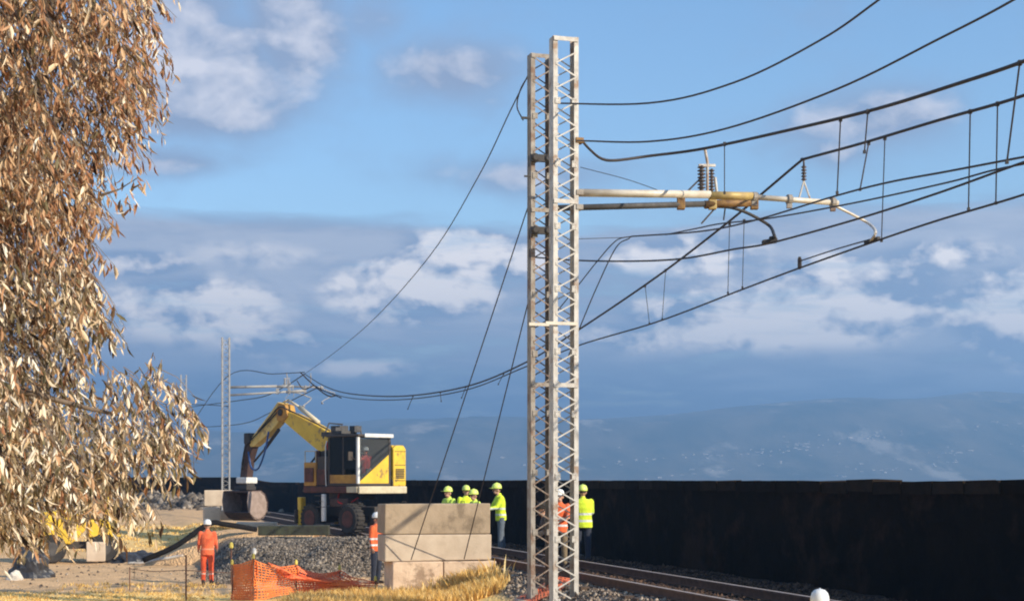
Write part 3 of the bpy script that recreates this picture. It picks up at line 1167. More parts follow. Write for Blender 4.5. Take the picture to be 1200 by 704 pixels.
MB().tube(cr_pts(loc(cB, q2(798, 232), q2(808, 222), q2(820, 210)), 5), .018, 6).build('brace_wire', M['wire'], cB)
arm = cr_pts(loc(cB, q2(838, 242), q2(855, 243), q2(872, 248), q2(890, 257), q2(903, 266), PC(908, 278, 13.9)), 5)
MB().tube(arm, .034, 10).build('steady_arm', M['darksteel'], cB, smooth=True)
mb = MB()
a_ = PC(902, 283, 13.9) - L1
mb.box(a_, (.30, .16, .09), Matrix.Rotation(-.15, 3, 'Y')).box(a_ + Vector((.06, 0, .06)), (.14, .12, .08))
mb.build('wire_clip', M['darksteel'], cB, bevel=.02)
MB().tube(loc(cB, q2(838, 244), q2(822, 262)), .018, 6).tube(loc(cB, q2(850, 242), q2(848, 258)), .016, 6).build('hanger', M['wire'], cB)

for lab, far, src in (('far pale cantilever tube on the mast beyond the excavator', 61, cA), ('far dark lower cantilever tube on the mast beyond the excavator', 61, cB)):
    o = copy_tree(src)
    o.location = Vector(src.location) + Vector((COL * far, far, 0))
    if src is cB:
        o.location = Vector(cA.location) + Vector((COL * far, far, -.33))
    o['label'] = lab
    for ch in o.children:                       # the far arms take the steel colour faded for haze
        ch.data = ch.data.copy()
        ch.data.materials.clear()
        ch.data.materials.append(M['galv_hazed'])

# ------------------------------------------------------------------ wires
GW = 'wires of the overhead line'


def wire(name, label, pts, r, parts=(), cat='overhead wire', group=GW, mater=None, n=8):
    r = r * .78
    """pts: (px, py, c) in planes beside the track"""
    w = [PC(*p) if len(p) == 3 else Vector(p[3]) for p in pts]
    o0 = w[0]
    t = empty(name, o0, 0, label, cat, group)
    rs = r
    MB().tube([p - o0 for p in cr_pts(w, n)], rs, 6).build('wire', mater or M['wire'], t, smooth=True)
    for (pn, a, b2, rr) in parts:
        MB().tube([PC(*a) - o0, PC(*b2) - o0], rr, 5).build(pn, M['wire'], t)
        MB().box(PC(*a) - o0, (.05, .06, .07)).build('dropper_clamp', M['darksteel'], t)
        MB().box(PC(*b2) - o0, (.04, .05, .05)).build('dropper_clamp', M['darksteel'], t)
    return t


CM = 9.6
wire('feeder_wire', 'uppermost wire sweeping from the taller mast to the top of the picture', [(640, 121, 9.42), (760, 121, 9.5), (860, 97, 9.6), (960, 48, 9.7), (1030, 0, 9.8), (1130, -75, 9.9), (1330, -260, 10)], .020)
wire('feeder_wire', 'second wire from the top, curving up to the top right corner', [(676, 165, 9.6), (760, 166, 9.7), (850, 151, 9.8), (980, 105, 9.9), (1100, 46, 10), (1188, 0, 10), (1330, -85, 10)], .020)
# messenger A, anchored on the right mast
wire('messenger_wire', 'thick black wire dipping from the taller mast over the upright insulators', [(682, 165, 9.9), (692, 176, 10.1), (705, 186, 10.4), (722, 188, 10.8), (760, 183, 11.6), (826, 174, 12.45), (940, 149, 12.6), (1030, 127, 12.8), (1120, 99, 12.9), (1200, 72, 13), (1330, 20, 13)], .036,
     [('dropper', (849, 169, 12.5), (849, 226, 12.5), .010), ('dropper', (985, 140, 12.7), (981, 226, 12.7), .012), ('dropper', (1017, 131, 12.75), (1013, 178, 12.75), .012), ('dropper', (1195, 74, 13), (1180, 190, 13), .014)])
wire('contact_wire', 'contact wire held by the curved dark steady arm', [(620, 301, 12.4), (675, 305, 12.8), (740, 306, 13.2), (800, 303, 13.6), (860, 292, 13.8), (902, 285, 13.9), (1000, 258, 13.9), (1100, 226, 13.9), (1200, 190, 13.9), (1330, 146, 13.9)], .026)
wire('messenger_wire', 'thick wire kinked over the V shaped hanger, then sloping down behind the masts', [(1330, 62, 14.6), (1200, 112, 14.6), (1100, 141, 14.6), (1010, 168, 14.6), (944, 186, 14.6), (938, 189, 14.6), (900, 221, 14.6), (850, 263, 14.6), (770, 324, 14.5), (680, 385, 14.3), (615, 425, 14.2), (545, 453, 14.1), (470, 464, 14.0), (410, 461, 14.0), (380, 452, 14.0), (357, 438, 14.0)], .036,
     [('dropper', (546, 453, 14.1), (541, 466, 14.1), .012), ('dropper', (516, 460, 14.1), (517, 470, 14.1), .012), ('dropper', (484, 464, 14.0), (478, 479, 14.0), .014), ('dropper', (590, 438, 14.1), (584, 450, 14.1), .010), ('dropper', (1037, 162, 14.6), (1033, 282, 15), .010), ('dropper', (1137, 131, 14.6), (1135, 245, 15), .012), ('dropper', (1169, 122, 14.6), (1167, 238, 15), .012), ('dropper', (1018, 168, 14.6), (1008, 222, 14.0), .014)])
wire('contact_wire', 'lowest contact wire rising to the right edge through the pale steady arm', [(1330, 183, 15), (1200, 228, 15), (1100, 258, 15), (1022, 284, 15), (937, 314, 15), (870, 339, 15), (770, 377, 15), (680, 404, 14.8), (615, 430, 14.6), (545, 457, 14.4), (470, 468, 14.2), (410, 466, 14.0), (370, 455, 14.0)], .026,
     [('dropper', (855, 262, 14), (853, 343, 15), .008), ('dropper', (872, 259, 14), (870, 337, 15), .008), ('dropper', (780, 317, 14.5), (776, 374, 15), .008), ('dropper', (756, 335, 14.5), (761, 379, 15), .008)])
wire('overlap_wire', 'short parallel wire with end clamp above the lowest contact wire', [(937, 306, 15), (980, 292, 15), (1018, 281, 15)], .018,
     [('end_clamp', (937, 303, 15), (937, 314, 15), .045)])
wire('feeder_wire', 'thin wire crossing the pale arm to the junction of two sloping ropes', [(1330, 160, 13.2), (1200, 184, 13.2), (1110, 201, 13.2), (1040, 214, 13.2), (978, 230, 13.2), (885, 258, 13.2), (822, 271, 13.2), (740, 277, 13.2)], .022)
wire('feeder_wire', 'thin wire passing just under the dark arm near the upright insulators', [(1330, 170, 14), (1180, 196, 14), (1110, 214, 14), (1000, 238, 14), (900, 256, 14), (845, 262, 14), (815, 268, 14), (780, 275, 14)], .020)
wire('stay_rope', 'upper of two ropes falling left from the wire junction to the mast', [(740, 277, 13.2), (722, 282, 13.0), (700, 306, 12.8), (677, 335, 12.6), (650, 368, 12.4)], .018, group='ropes falling from the wire junction')
wire('stay_rope', 'lower of two ropes falling left from the wire junction to the mast', [(738, 279, 13.2), (722, 290, 13.0), (700, 335, 12.8), (681, 380, 12.6), (665, 420, 12.4)], .018, group='ropes falling from the wire junction')
wire('tail_wire', 'thin level wire between the taller mast and the wire junction', [(676, 280, 11), (710, 279, 12), (740, 278, 13.2)], .010)
# left side
wire('feeder_wire', 'long wire sloping down left from the top of the shorter mast to the far mast', [(621, 84, 9.42), (598, 130, 9.6), (560, 208, 10.2), (505, 298, 11), (440, 372, 12), (392, 413, 13), (357, 438, 14)], .017)
wire('feeder_wire', 'loop of cable at the upper left edge of the shorter mast', [(621, 86, 9.3), (610, 105, 9.2), (606, 125, 9.2), (613, 141, 9.25)], .018)
wire('messenger_wire', 'far wire sagging left from the far cantilever behind the excavator arm', [(357, 438, 14), (335, 452, 14), (310, 464, 14), (280, 469, 14), (235, 475, 14), (215, 478, 14)], .045)
wire('contact_wire', 'lower far wire sagging left over the excavator arm', [(370, 455, 14), (340, 470, 14), (315, 484, 14), (285, 496, 14), (240, 500, 14), (215, 500, 14)], .04)
wire('feeder_wire', 'far thin wire running left from the far mast top', [(357, 436, 13), (320, 438, 12), (268, 440, 10), (222, 500, 9.42)], .03)
wire('feeder_wire', 'far pale wire running level to the left of the far mast', [(268, 476, 9.4), (240, 474, 9.4), (190, 473, 9.4)], .03)


wire('feeder_wire', 'far tangled wire dropping right from the far cantilever above the excavator', [(352, 436, 13), (362, 446, 13.4), (376, 458, 13.6), (386, 464, 13.8), (395, 463, 14)], .05)
wire('feeder_wire', 'far bent wire looping under the far cantilever', [(348, 446, 12.6), (356, 456, 13), (368, 452, 13.4), (380, 458, 13.8), (400, 466, 14)], .04)
wire('tail_wire', 'thin wire slanting from the taller mast down behind the pale cantilever', [(680, 196, 10), (740, 212, 11), (800, 234, 12)], .009)
# small hangers on the sagging wire left of the masts
def straight(name, label, a, b2, r, group=None, mater=None, cat='guy wire', extra=None):
    a, b2 = Vector(a), Vector(b2)
    t = empty(name, a, 0, label, cat, group)
    MB().tube([(0, 0, 0), b2 - a], r, 6).build('wire', mater or M['wire'], t)
    return t


# ------------------------------------------------------------------ concrete blocks with the guys
BG = 'concrete blocks of the anchor stack'
bx0 = Vector((-1.75, 36.4, 0))
bz = gz(-1.75, 36.4) - .05


def conc_block(name, label, along, off_y, z, dims, group=BG, mater=None, loc0=bx0, lift=True, cat='concrete block', rz=MAST_ROT, jit=.012):
    p = loc0 + TN * along + TD * off_y
    t = empty(name, (p.x, p.y, z), rz, label, cat, group)
    mb = MB()
    mb.box((0, 0, dims[2] / 2), dims, None, jit)
    bd = mb.build('block_body', mater or M['block'], t, bevel=.025)
    if lift:
        for sx in (-.28, .28):
            pts = [(dims[0] * sx - .05, 0, dims[2] - .02), (dims[0] * sx - .045, 0, dims[2] + .05), (dims[0] * sx + .045, 0, dims[2] + .05), (dims[0] * sx + .05, 0, dims[2] - .02)]
            MB().tube(pts, .009, 6).build('lifting_loop', M['darksteel'], t)
    return t


K = F / 36.0
z0 = H - (692 - 562) / F * 36
z1 = H - (656.5 - 562) / F * 36
z2 = H - (625 - 562) / F * 36
z3 = H - (590 - 562) / F * 36
conc_block('concrete_block', 'left block of the bottom row under the anchor stack', -.60, 0, z0, (1.20, 1.0, z1 - z0 - .02), lift=False)
conc_block('concrete_block', 'right block of the bottom row, behind the tallest dry grass', .66, -.02, z0, (1.28, 1.0, z1 - z0 - .02), lift=False)
conc_block('concrete_block', 'long pale middle block of the anchor stack', -.08, .05, z1, (2.56, .9, z2 - z1 - .015), lift=False, mater=M['block_pale'])
conc_block('concrete_block', 'long greyish top block of the anchor stack with lifting loops', -.10, .06, z2, (2.54, .9, z3 - z2), mater=mat('brown_concrete', (.42, .32, .22), .92, (.33, .25, .165), 1.6, 0, .012, 14, (.20, .15, .10), 1.4, .56))

fr = -.58
aL = bx0 + TN * -.78 + TD * -.56 + Vector((0, 0, H - (655 - 562) / F * 35.8))
aR = bx0 + TN * .48 + TD * -.60 + Vector((0, 0, H - (655 - 562) / F * 35.8))
wl = Vector((m2x - .2, m2y, H + (562 - 235) / F * m2y))
wl2 = Vector((m2x - .18, m2y, H + (562 - 340) / F * m2y))
straight('guy_wire', 'left of the two guy wires from the shorter mast to the concrete stack', wl, aL, .012, 'guy wires anchored on the concrete stack')
straight('guy_wire', 'right of the two guy wires from the shorter mast to the concrete stack', wl2, aR, .012, 'guy wires anchored on the concrete stack')

# blocks beyond the man in orange
def loose(label, px, py, y, dims, mater, rz, name='concrete_block'):
    p = P(px, py, y)
    return conc_block(name, label, 0, 0, p.z, dims, 'loose concrete blocks on the yard', mater, Vector((p.x, p.y, 0)), False, rz=rz)


loose('pale concrete block standing on the yard left of the bucket', 256, 592, 62, (1.05, .9, .62), M['block_pale'], .1)
loose('whitish round cornered block just above the head of the man in orange', 248, 610, 60, (.62, .6, .52), M['block_pale'], .3)
loose('low whitish slab right of the head of the man in orange', 268, 609, 61, (1.0, .7, .40), M['block_pale'], -.1)
loose('long pale slab lying in front of the bucket', 300, 617, 58, (1.5, 1.1, .17), M['block_pale'], .05, 'concrete_slab')
loose('long pale slab lying left of the excavator wheels', 343, 619, 56.5, (1.35, .9, .12), M['block_pale'], -.03, 'concrete_slab')
loose('beige concrete block beside the yellow dumper', 113, 657, 52.5, (.62, .6, .66), M['block_pale'], .15)
# raised deck edge under those: green-dark shade put into its colour
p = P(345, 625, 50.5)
t = empty('concrete_slab', p, .03, 'slab with green-dark shade in its colour in front of the excavator wheels', 'concrete slab', 'loose concrete blocks on the yard')
ms_ = mat('shade_concrete', (.055, .06, .03), .9, (.03, .028, .02), 3, 0, .02, 8)
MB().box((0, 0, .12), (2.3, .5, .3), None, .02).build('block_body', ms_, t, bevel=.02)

# ------------------------------------------------------------------ excavator
EX = Vector(((413.5 - 600) / F * 55, 55, H - 1.92))
ex = empty('excavator', EX, math.atan2(.69, -.72), 'yellow wheeled excavator with raised arm working beside the track', 'excavator')
# local: +x forward (away left), +y to the machine's left (towards camera left)
YL = M['yellow']


def ebox(name, x0, x1, y0, y1, z0, z1, mater, parent=ex, bev=.03):
    return MB().box(((x0 + x1) / 2, (y0 + y1) / 2, (z0 + z1) / 2), (x1 - x0, y1 - y0, z1 - z0)).build(name, mater, parent, bevel=bev)


ebox('chassis', -1.7, 1.7, -.45, .45, .62, .98, M['chassis'])
ebox('axle', -1.25, -.95, -1.0, 1.0, .42, .64, M['chassis'])
ebox('axle', .85, 1.15, -1.0, 1.0, .42, .64, M['chassis'])
for sx in (-1.1, 1.0):
    for sy in (-1, 1):
        pr = [(.30, -.17), (.46, -.19), (.52, -.12), (.53, 0), (.52, .12), (.46, .19), (.30, .17)]
        w = MB().lathe(pr, (0, 0, 0), (0, 1, 0), 26)
        for k in range(22):
            a = 2 * math.pi * k / 22
            w.box((.53 * math.cos(a), 0, .53 * math.sin(a)), (.05, .30, .05), Matrix.Rotation(-a, 3, 'Y'))
        wo_ = w.build('wheel', M['black'], ex, (sx, sy * 1.0, .55))
        MB().lathe([(.05, -.06), (.12, -.02), (.25, .03), (.30, .19)], (0, 0, 0), (0, sy, 0), 18).build('rim', M['brownred'], wo_)
# rail guide wheels and stabilisers
for sy in (-1, 1):
    ebox('stabiliser', 1.75, 1.95, sy * .85 - .12, sy * .85 + .12, .28, 1.30, YL if sy > 0 else M['yellow_shade'])
    ebox('stabiliser_foot', 1.6, 2.1, sy * .85 - .25, sy * .85 + .25, .20, .27, M['chassis'])
ebox('outrigger', .15, .32, 1.08, 1.2, .45, 1.42, M['whitep'])
ebox('outrigger_pad', -.0, .45, 1.0, 1.35, .30, .38, M['chassis'])
ebox('guide_frame', -2.0, -1.7, -.7, .7, .35, .7, M['chassis'])
ebox('tool_box', -.9, .1, .50, 1.0, .98, 1.28, M['bucket'])
MB().lathe([(.8, 0), (.85, .03), (.85, .22), (.8, .25)], (0, 0, 1.22), (0, 0, 1), 28).build('slew_ring', M['chassis'], ex)
# superstructure
ebox('deck', -1.55, 1.45, -1.1, 1.1, 1.46, 1.70, M['brownred'])
ebox('rear_bumper', -1.66, -1.555, -1.11, 1.11, 1.44, 1.70, M['cream'])
ebox('side_bumper', -1.55, -1.0, 1.10, 1.14, 1.48, 1.69, M['cream'], ex, .01)
ebox('counterweight', -1.60, -1.2, -1.09, -.46, 1.705, 1.95, M['chassis'], bev=.06)
hood = MB()
hood.prism([(-1.62, 1.70), (.0, 1.70), (.0, 2.9), (-.5, 3.15), (-1.50, 3.15), (-1.62, 3.0)], -1.10, -.50)
h_ = hood.build('engine_hood', YL, ex, bevel=.04)
for k in range(6):
    ebox('grille_slat', -1.645, -1.62, -1.0, -.6, 1.98 + k * .06, 2.015 + k * .06, M['chassis'], h_, 0)
ebox('exhaust', -.75, -.6, -.85, -.7, 3.15, 3.55, M['chassis'], ex, .01)
ebox('front_tank', .75, 1.43, .35, 1.09, 1.705, 2.55, M['yellow_shade'])
ebox('front_step', 1.43, 1.62, .5, 1.0, 1.5, 1.56, M['chassis'], ex, .005)
ebox('valve_block', .12, .72, .35, 1.05, 1.705, 2.75, M['chassis'])
ebox('side_tank', .2, 1.2, -1.08, -.62, 1.705, 2.4, M['yellow_shade'])
# handrail on the tank
MB().tube([(.8, 1.05, 2.55), (.8, 1.05, 2.95), (1.4, 1.05, 2.95), (1.4, 1.05, 2.55)], .018, 6).build('handrail', M['cream'], ex)
# hoses, steps and clutter on the shaded side
for (pts_, r_, mm) in (
        ([(1.3, .9, 2.5), (1.1, .6, 2.9), (.8, .2, 3.0), (.7, 0, 3.3)], .035, 'black'), ([(.3, 1.0, 2.75), (.5, .5, 3.2), (.9, .1, 3.3), (1.3, .1, 3.6)], .03, 'black'),
        ([(.2, .8, 2.75), (.6, .6, 3.1), (1.0, .3, 2.9), (1.2, .2, 3.3)], .03, 'redfab'), ([(.9, .5, 1.5), (.8, .9, 1.1), (.4, .95, 1.0), (.1, .8, 1.2)], .04, 'black'),
        ([(-.2, .8, 1.45), (-.4, 1.0, 1.15), (-.8, .9, 1.1), (-1.0, .6, 1.3)], .03, 'redfab')):
    MB().tube(cr_pts(pts_, 5), r_, 6).build('hydraulic_hose', M[mm], ex, smooth=True)
for k in range(3):
    ebox('side_step', .15 + .04 * k, .6 + .04 * k, 1.10, 1.20, .95 + .2 * k, .98 + .2 * k, M['chassis'], ex, .004)
ebox('side_locker', .15, .70, 1.055, 1.10, 1.75, 2.3, M['brownred'], ex, .015)
MB().tube([(.12, 1.13, 1.7), (.12, 1.16, 2.2), (.12, 1.16, 3.1), (.12, 1.1, 3.3)], .018, 6).build('grab_rail', M['whitep'], ex)
MB().box((.45, .4, 2.95), (.5, .4, .35)).box((.9, .55, 2.75), (.3, .3, .4)).build('swing_motor', M['chassis'], ex, bevel=.05)
MB().lathe([(.09, 0), (.11, .05), (.11, .38), (.09, .42)], (1.05, .75, 2.55), (0, 0, 1), 12).build('air_filter', M['brownred'], ex)
ebox('blade', 1.9, 1.98, -1.1, 1.1, .35, .85, M['chassis'], ex, .02)
# cab
cx0, cx1, cy0, cy1, cz0, cz1 = -1.55, .08, -.44, 1.09, 1.70, 3.42
cab = ebox('cab_floor', cx0, cx1, cy0, cy1, cz0 + .005, cz0 + .10, M['chassis'])
for (x, y, mtl) in ((cx0, cy1, M['whitep']), (cx1, cy1, M['chassis']), (cx0, cy0, M['chassis']), (cx1, cy0, M['chassis'])):
    sx = .05 if x == cx0 else -.05
    sy = -.05 if y == cy1 else .05
    MB().box((x + sx, y + sy, (cz0 + cz1) / 2 + .04), (.10, .10, cz1 - cz0 - .10)).build('pillar', mtl, cab, bevel=.015)
MB().box(((cx0 + cx1) / 2, cy1 - .05, 2.35), (.07, .07, 1.2)).box(((cx0 + cx1) / 2, cy1 - .05, 3.0), (.06, .06, .8)).build('door_pillar', M['chassis'], cab)
ebox('cab_roof', cx0 - .06, cx1 + .06, cy0 - .04, cy1 + .04, cz1, cz1 + .09, M['chassis'], cab, .03)
ebox('roof_edge', cx0 - .10, cx0 - .02, cy0 - .04, cy1 - .25, cz1 - .02, cz1 + .11, M['whitep'], cab, .015)
# rear lower panel (yellow, cut on the slant) and rear window
rp = MB()
vs = [(cx0 + .01, cy0 + .1, cz0 + .1), (cx0 + .01, cy1 - .1, cz0 + .1), (cx0 + .01, cy1 - .1, 1.86), (cx0 + .01, cy0 + .1, 2.80)]
rp.add(vs + [(x + .04, y, z) for x, y, z in vs], [(0, 1, 2, 3), (7, 6, 5, 4), (0, 4, 5, 1), (1, 5, 6, 2), (2, 6, 7, 3), (3, 7, 4, 0)])
rp.build('rear_panel', YL, cab)
gl = MB()
vs = [(cx0 + .02, cy0 + .1, 2.81), (cx0 + .02, cy1 - .1, 1.87), (cx0 + .02, cy1 - .1, cz1), (cx0 + .02, cy0 + .1, cz1)]
gl.add(vs + [(x + .012, y, z) for x, y, z in vs], [(0, 1, 2, 3), (7, 6, 5, 4), (0, 4, 5, 1), (1, 5, 6, 2), (2, 6, 7, 3), (3, 7, 4, 0)])
gl.build('rear_window', M['glass_clear'], cab)
ebox('side_window', cx0 + .1, (cx0 + cx1) / 2 - .04, cy1 - .035, cy1 - .023, 2.3, cz1, M['glass'], cab, 0)
ebox('side_window', (cx0 + cx1) / 2 + .04, cx1 - .1, cy1 - .035, cy1 - .023, 2.0, cz1, M['glass'], cab, 0)
ebox('front_window', cx1 - .05, cx1 - .038, cy0 + .1, cy1 - .1, 2.0, cz1, M['glass'], cab, 0)
ebox('door_panel', cx0 + .1, cx1 - .1, cy1 - .05, cy1 - .01, cz0 + .1, 2.1, M['yellow_shade'], cab, .01)
ebox('far_panel', cx0 + .1, cx1 - .1, cy0 + .01, cy0 + .04, cz0 + .1, cz1 - .02, M['chassis'], cab, .01)
MB().box((-1.05, .35, 2.05), (.5, .5, .14)).box((-1.40, .35, 2.2), (.08, .5, .25)).build('seat', M['black'], cab, bevel=.05)
# lamps and rack over the roof
mb = MB()
mb.box((-.2, .55, 3.60), (.5, .7, .10)).box((-.5, .3, 3.72), (.28, .32, .22)).box((.0, .75, 3.68), (.26, .3, .2)).bar((-.5, .3, 3.5), (-.5, .3, 3.7), .05, .05)
mb.tube(cr_pts([(.2, -.1, 3.2), (.0, 0, 3.75), (-.5, .1, 3.8), (-.7, .2, 3.5)], 4), .03, 6)
mb.box((.35, .35, 3.55), (.9, .9, .16)).box((.5, .2, 3.75), (.5, .4, .22)).tube([(.7, .8, 3.4), (.6, .6, 3.95), (.2, .3, 3.9)], .03, 6)
mb.build('roof_rack', M['greytube'], ex)
for yy_ in (.15, .75):
    MB().box((.12, yy_, 3.62), (.08, .18, .14)).build('work_lamp', M['greytube'], ex, bevel=.02)
# arm
YB = -.05


def plate(name, poly, w, mater, parent=ex, yc=YB, bev=.02):
    return MB().prism(poly, yc - w / 2, yc + w / 2).build(name, mater, parent, bevel=bev)


plate('boom_foot', [(.35, 1.7), (1.0, 1.7), (1.35, 3.1), (1.0, 3.45), (.75, 3.2), (.45, 2.4)], .46, M['chassis'])
boom = plate('boom', [(.95, 2.95), (1.2, 2.78), (1.9, 3.02), (3.0, 3.62), (4.0, 4.18), (4.12, 4.42), (3.95, 4.52), (3.2, 4.38), (1.9, 3.92), (1.15, 3.62), (.92, 3.35)], .36, YL, bev=.035)
arm1 = plate('upper_arm', [(3.80, 4.62), (3.95, 4.80), (4.25, 4.85), (4.55, 4.58), (5.2, 4.06), (5.75, 3.62), (6.02, 3.35), (5.92, 3.18), (5.7, 3.2), (4.8, 3.66), (4.25, 4.02), (3.86, 4.40)], .34, mat('worn_yellow', (.76, .58, .20), .45, (.64, .45, .12), 3, 0, 0, None, (.34, .24, .13), 2.6, .54), bev=.03)
plate('knuckle_plate', [(3.55, 4.30), (3.7, 4.72), (4.1, 4.82), (4.3, 4.5), (4.2, 4.15), (3.8, 4.1)], .44, M['yellow_shade'])
MB().lathe([(.13, -.26), (.13, .26)], (3.98, YB, 4.45), (0, 1, 0), 16).build('pivot_pin', M['darksteel'], ex)
# cylinders
mb = MB()
mb.tube([(.95, YB - .27, 2.2), (2.2, YB - .27, 3.2)], .075, 10).tube([(2.2, YB - .27, 3.2), (2.9, YB - .27, 3.72)], .045, 10)
mb.build('boom_cylinder', M['yellow_shade'], ex, smooth=True)
mb = MB()
mb.tube([(2.0, YB, 4.02), (3.1, YB, 4.62)], .085, 10).tube([(3.1, YB, 4.62), (3.8, YB, 4.92)], .045, 10).tube([(3.8, YB, 4.92), (4.2, YB, 4.80)], .04, 8)
mb.build('arm_cylinder', M['cream'], ex, smooth=True)
mb = MB()
mb.tube([(4.35, YB, 3.82), (5.2, YB, 3.12)], .065, 10).tube([(5.2, YB, 3.12), (5.9, YB, 2.62)], .04, 8)
mb.build('bucket_cylinder', M['darksteel'], ex, smooth=True)
plate('dipper', [(5.78, 3.55), (6.05, 3.62), (6.32, 3.3), (6.52, 2.6), (6.62, 1.95), (6.40, 1.85), (6.18, 2.0), (6.05, 2.7), (5.80, 3.2)], .30, M['bucket'])
ebox('dipper_head', 5.9, 6.25, YB - .24, YB + .24, 3.3, 3.72, M['darksteel'], ex, .03)
ebox('quick_hitch', 6.05, 6.7, YB - .28, YB + .28, 1.78, 2.02, M['whitep'], ex, .04)
ebox('tilt_head', 6.10, 6.62, YB - .2, YB + .2, 1.50, 1.78, M['darksteel'], ex, .04)
MB().tube(cr_pts([(4.7, YB + .22, 3.75), (4.85, YB + .28, 3.0), (5.25, YB + .3, 2.35), (5.75, YB + .25, 2.4), (6.0, YB + .2, 3.0)], 6), .035, 6).build('hydraulic_hose', M['blue'], ex, smooth=True)
MB().tube(cr_pts([(1.1, YB + .2, 3.7), (2.2, YB + .22, 4.1), (3.4, YB + .24, 4.5), (4.0, YB + .25, 4.65), (4.6, YB + .22, 4.3), (5.4, YB + .2, 3.75)], 5), .03, 6).build('hydraulic_hose', M['chassis'], ex, smooth=True)
MB().box((-1.3, 1.22, 2.75), (.05, .20, .30)).tube([(-1.45, 1.08, 2.6), (-1.3, 1.22, 2.75)], .012, 5).build('mirror', M['chassis'], ex)
for zz_ in (1.95, 2.5, 2.98):
    MB().box((-.8, -1.105, zz_), (1.2, .012, .02)).box((-1.627, -.8, zz_ - .05), (.012, .5, .018)).build('panel_seam', M['chassis'], ex)
MB().box((1.1, 1.115, 2.1), (.5, .02, .5)).build('tank_door', M['brownred'], ex, bevel=.01)
MB().tube(cr_pts([(4.2, YB + .22, 4.45), (5.0, YB + .26, 3.9), (5.7, YB + .24, 3.5), (6.2, YB + .22, 3.1), (6.4, YB + .2, 2.3)], 5), .028, 6).build('hydraulic_hose', M['black'], ex, smooth=True)
# bucket, turned on its rotator
bk = empty('bucket', (6.36, YB, 1.5), math.atan2(-.6, .8) - ex.rotation_euler.z)
bk.parent = ex
prof = [(-.50, 0), (.15, .02), (.38, -.12), (.52, -.42), (.50, -.78), (.30, -1.06), (0, -1.16), (-.26, -1.06), (-.48, -.84), (-.45, -.80), (-.24, -.99), (0, -1.08), (.26, -.99), (.43, -.75), (.45, -.44), (.33, -.18), (.12, -.05), (-.50, -.06)]
Mb = Matrix.Rotation(math.pi / 2, 3, 'Z')
MB().prism(prof, -.62, .75, Mb).build('bucket_shell', M['bucket'], bk)
side = [(-.50, -.02), (.15, -.01), (.38, -.14), (.5, -.42), (.48, -.78), (.29, -1.04), (0, -1.14), (-.26, -1.04), (-.48, -.84), (-.56, -.4)]
MB().prism(side, .0, .035, Mb).build('side_plate', M['bucketside'], bk, (.62, 0, 0))
MB().prism(side, .0, .035, Mb).build('side_plate', M['bucketside'], bk, (-.765, 0, 0))
for k in range(6):
    MB().box((-.6 + k * .25, .50, -.86), (.08, .16, .05)).build('tooth', M['darksteel'], bk)
MB().box((-.05, -.05, .10), (.7, .5, .14)).build('hitch_plate', M['darksteel'], bk, bevel=.02)

# ------------------------------------------------------------------ small yellow dumper under the tree
pd = P(88, 657, 53)
du = empty('site_dumper', (pd.x, pd.y, gz(pd.x, pd.y)), R(200), 'small yellow site dumper half hidden behind the brown leaves', 'dumper')
du.scale = (1.18, 1.18, 1.18)


def dbox(name, c, d, mater, bev=.02, parent=du, rot=None):
    return MB().box(c, d, rot).build(name, mater, parent, bevel=bev)


sk = MB().prism([(-.25, .95), (.15, .55), (.75, .55), (1.15, 1.05), (1.2, 1.45), (.2, 1.55), (-.28, 1.5)], -.6, .6)
sk.build('skip', M['yellow'], du, bevel=.04)
dbox('engine_cover', (-.75, 0, .95), (.8, .8, .6), M['yellow'], .06)
dbox('chassis', (0, 0, .5), (2.2, .5, .2), M['chassis'])
dbox('seat', (-.45, 0, 1.32), (.4, .45, .12), M['black'], .03)
dbox('mudguard', (-.8, 0, .78), (.9, 1.25, .06), M['yellow'], .02)
MB().tube([(-.9, -.4, 1.2), (-.9, -.4, 2.1), (-.9, .4, 2.1), (-.9, .4, 1.2)], .035, 8).build('roll_bar', M['yellow'], du)
MB().tube([(-.05, 0, 1.4), (-.2, 0, 1.62)], .02, 6).lathe([(.16, -.01), (.18, 0), (.16, .01)], (-.2, 0, 1.62), (-.5, 0, 1), 14).build('steering_wheel', M['black'], du)
for sx in (-.75, .7):
    for sy in (-.6, .6):
        w_ = MB().lathe([(.2, -.13), (.36, -.15), (.42, -.08), (.42, .08), (.36, .15), (.2, .13)], (0, 0, 0), (0, 1, 0), 20).build('wheel', M['black'], du, (sx, sy, .42))
        MB().lathe([(.05, .0), (.18, .03), (.2, .135)], (0, 0, 0), (0, 1 if sy > 0 else -1, 0), 14).build('rim', M['greytube'], w_)


# ------------------------------------------------------------------ heaps, pipe, shade tube, sack, sapling
def heap(name, label, px, py, y, rx, ry, rz, mater, seed, cat):
    p = P(px, py, y)
    zb = gz(p.x, p.y)
    mb = MB().ell((0, 0, 0), (rx, ry, rz), 36, 20)
    vs = []
    for v in mb.v:
        v = Vector(v)
        d = mnoise.fractal(v * 2.4 + Vector((seed, 0, 0)), 1.0, 2.0, 4)
        v = v * (1 + .38 * d)
        if v.z < -.02: v.z = -.02
        vs.append(tuple(v))
    mb.v = vs
    o = mb.build(name, mater, None, (p.x, p.y, zb - .02))
    return put(o, label, cat)


heap('sheeting_heap', 'crumpled black plastic sheeting heaped left of the man in orange', 160, 656, 52.5, 1.0, .7, .42, M['plastic'], 3, 'plastic sheeting')
heap('sheeting_heap', 'black plastic sheeting heap low under the leaves at the left edge', 36, 678, 44.5, .65, .5, .75, M['plastic'], 12, 'plastic sheeting')
heap('sack', 'whitish sack lying against the black heap at the left edge', 17, 676, 43.6, .26, .2, .34, M['sack'], 7, 'sack')

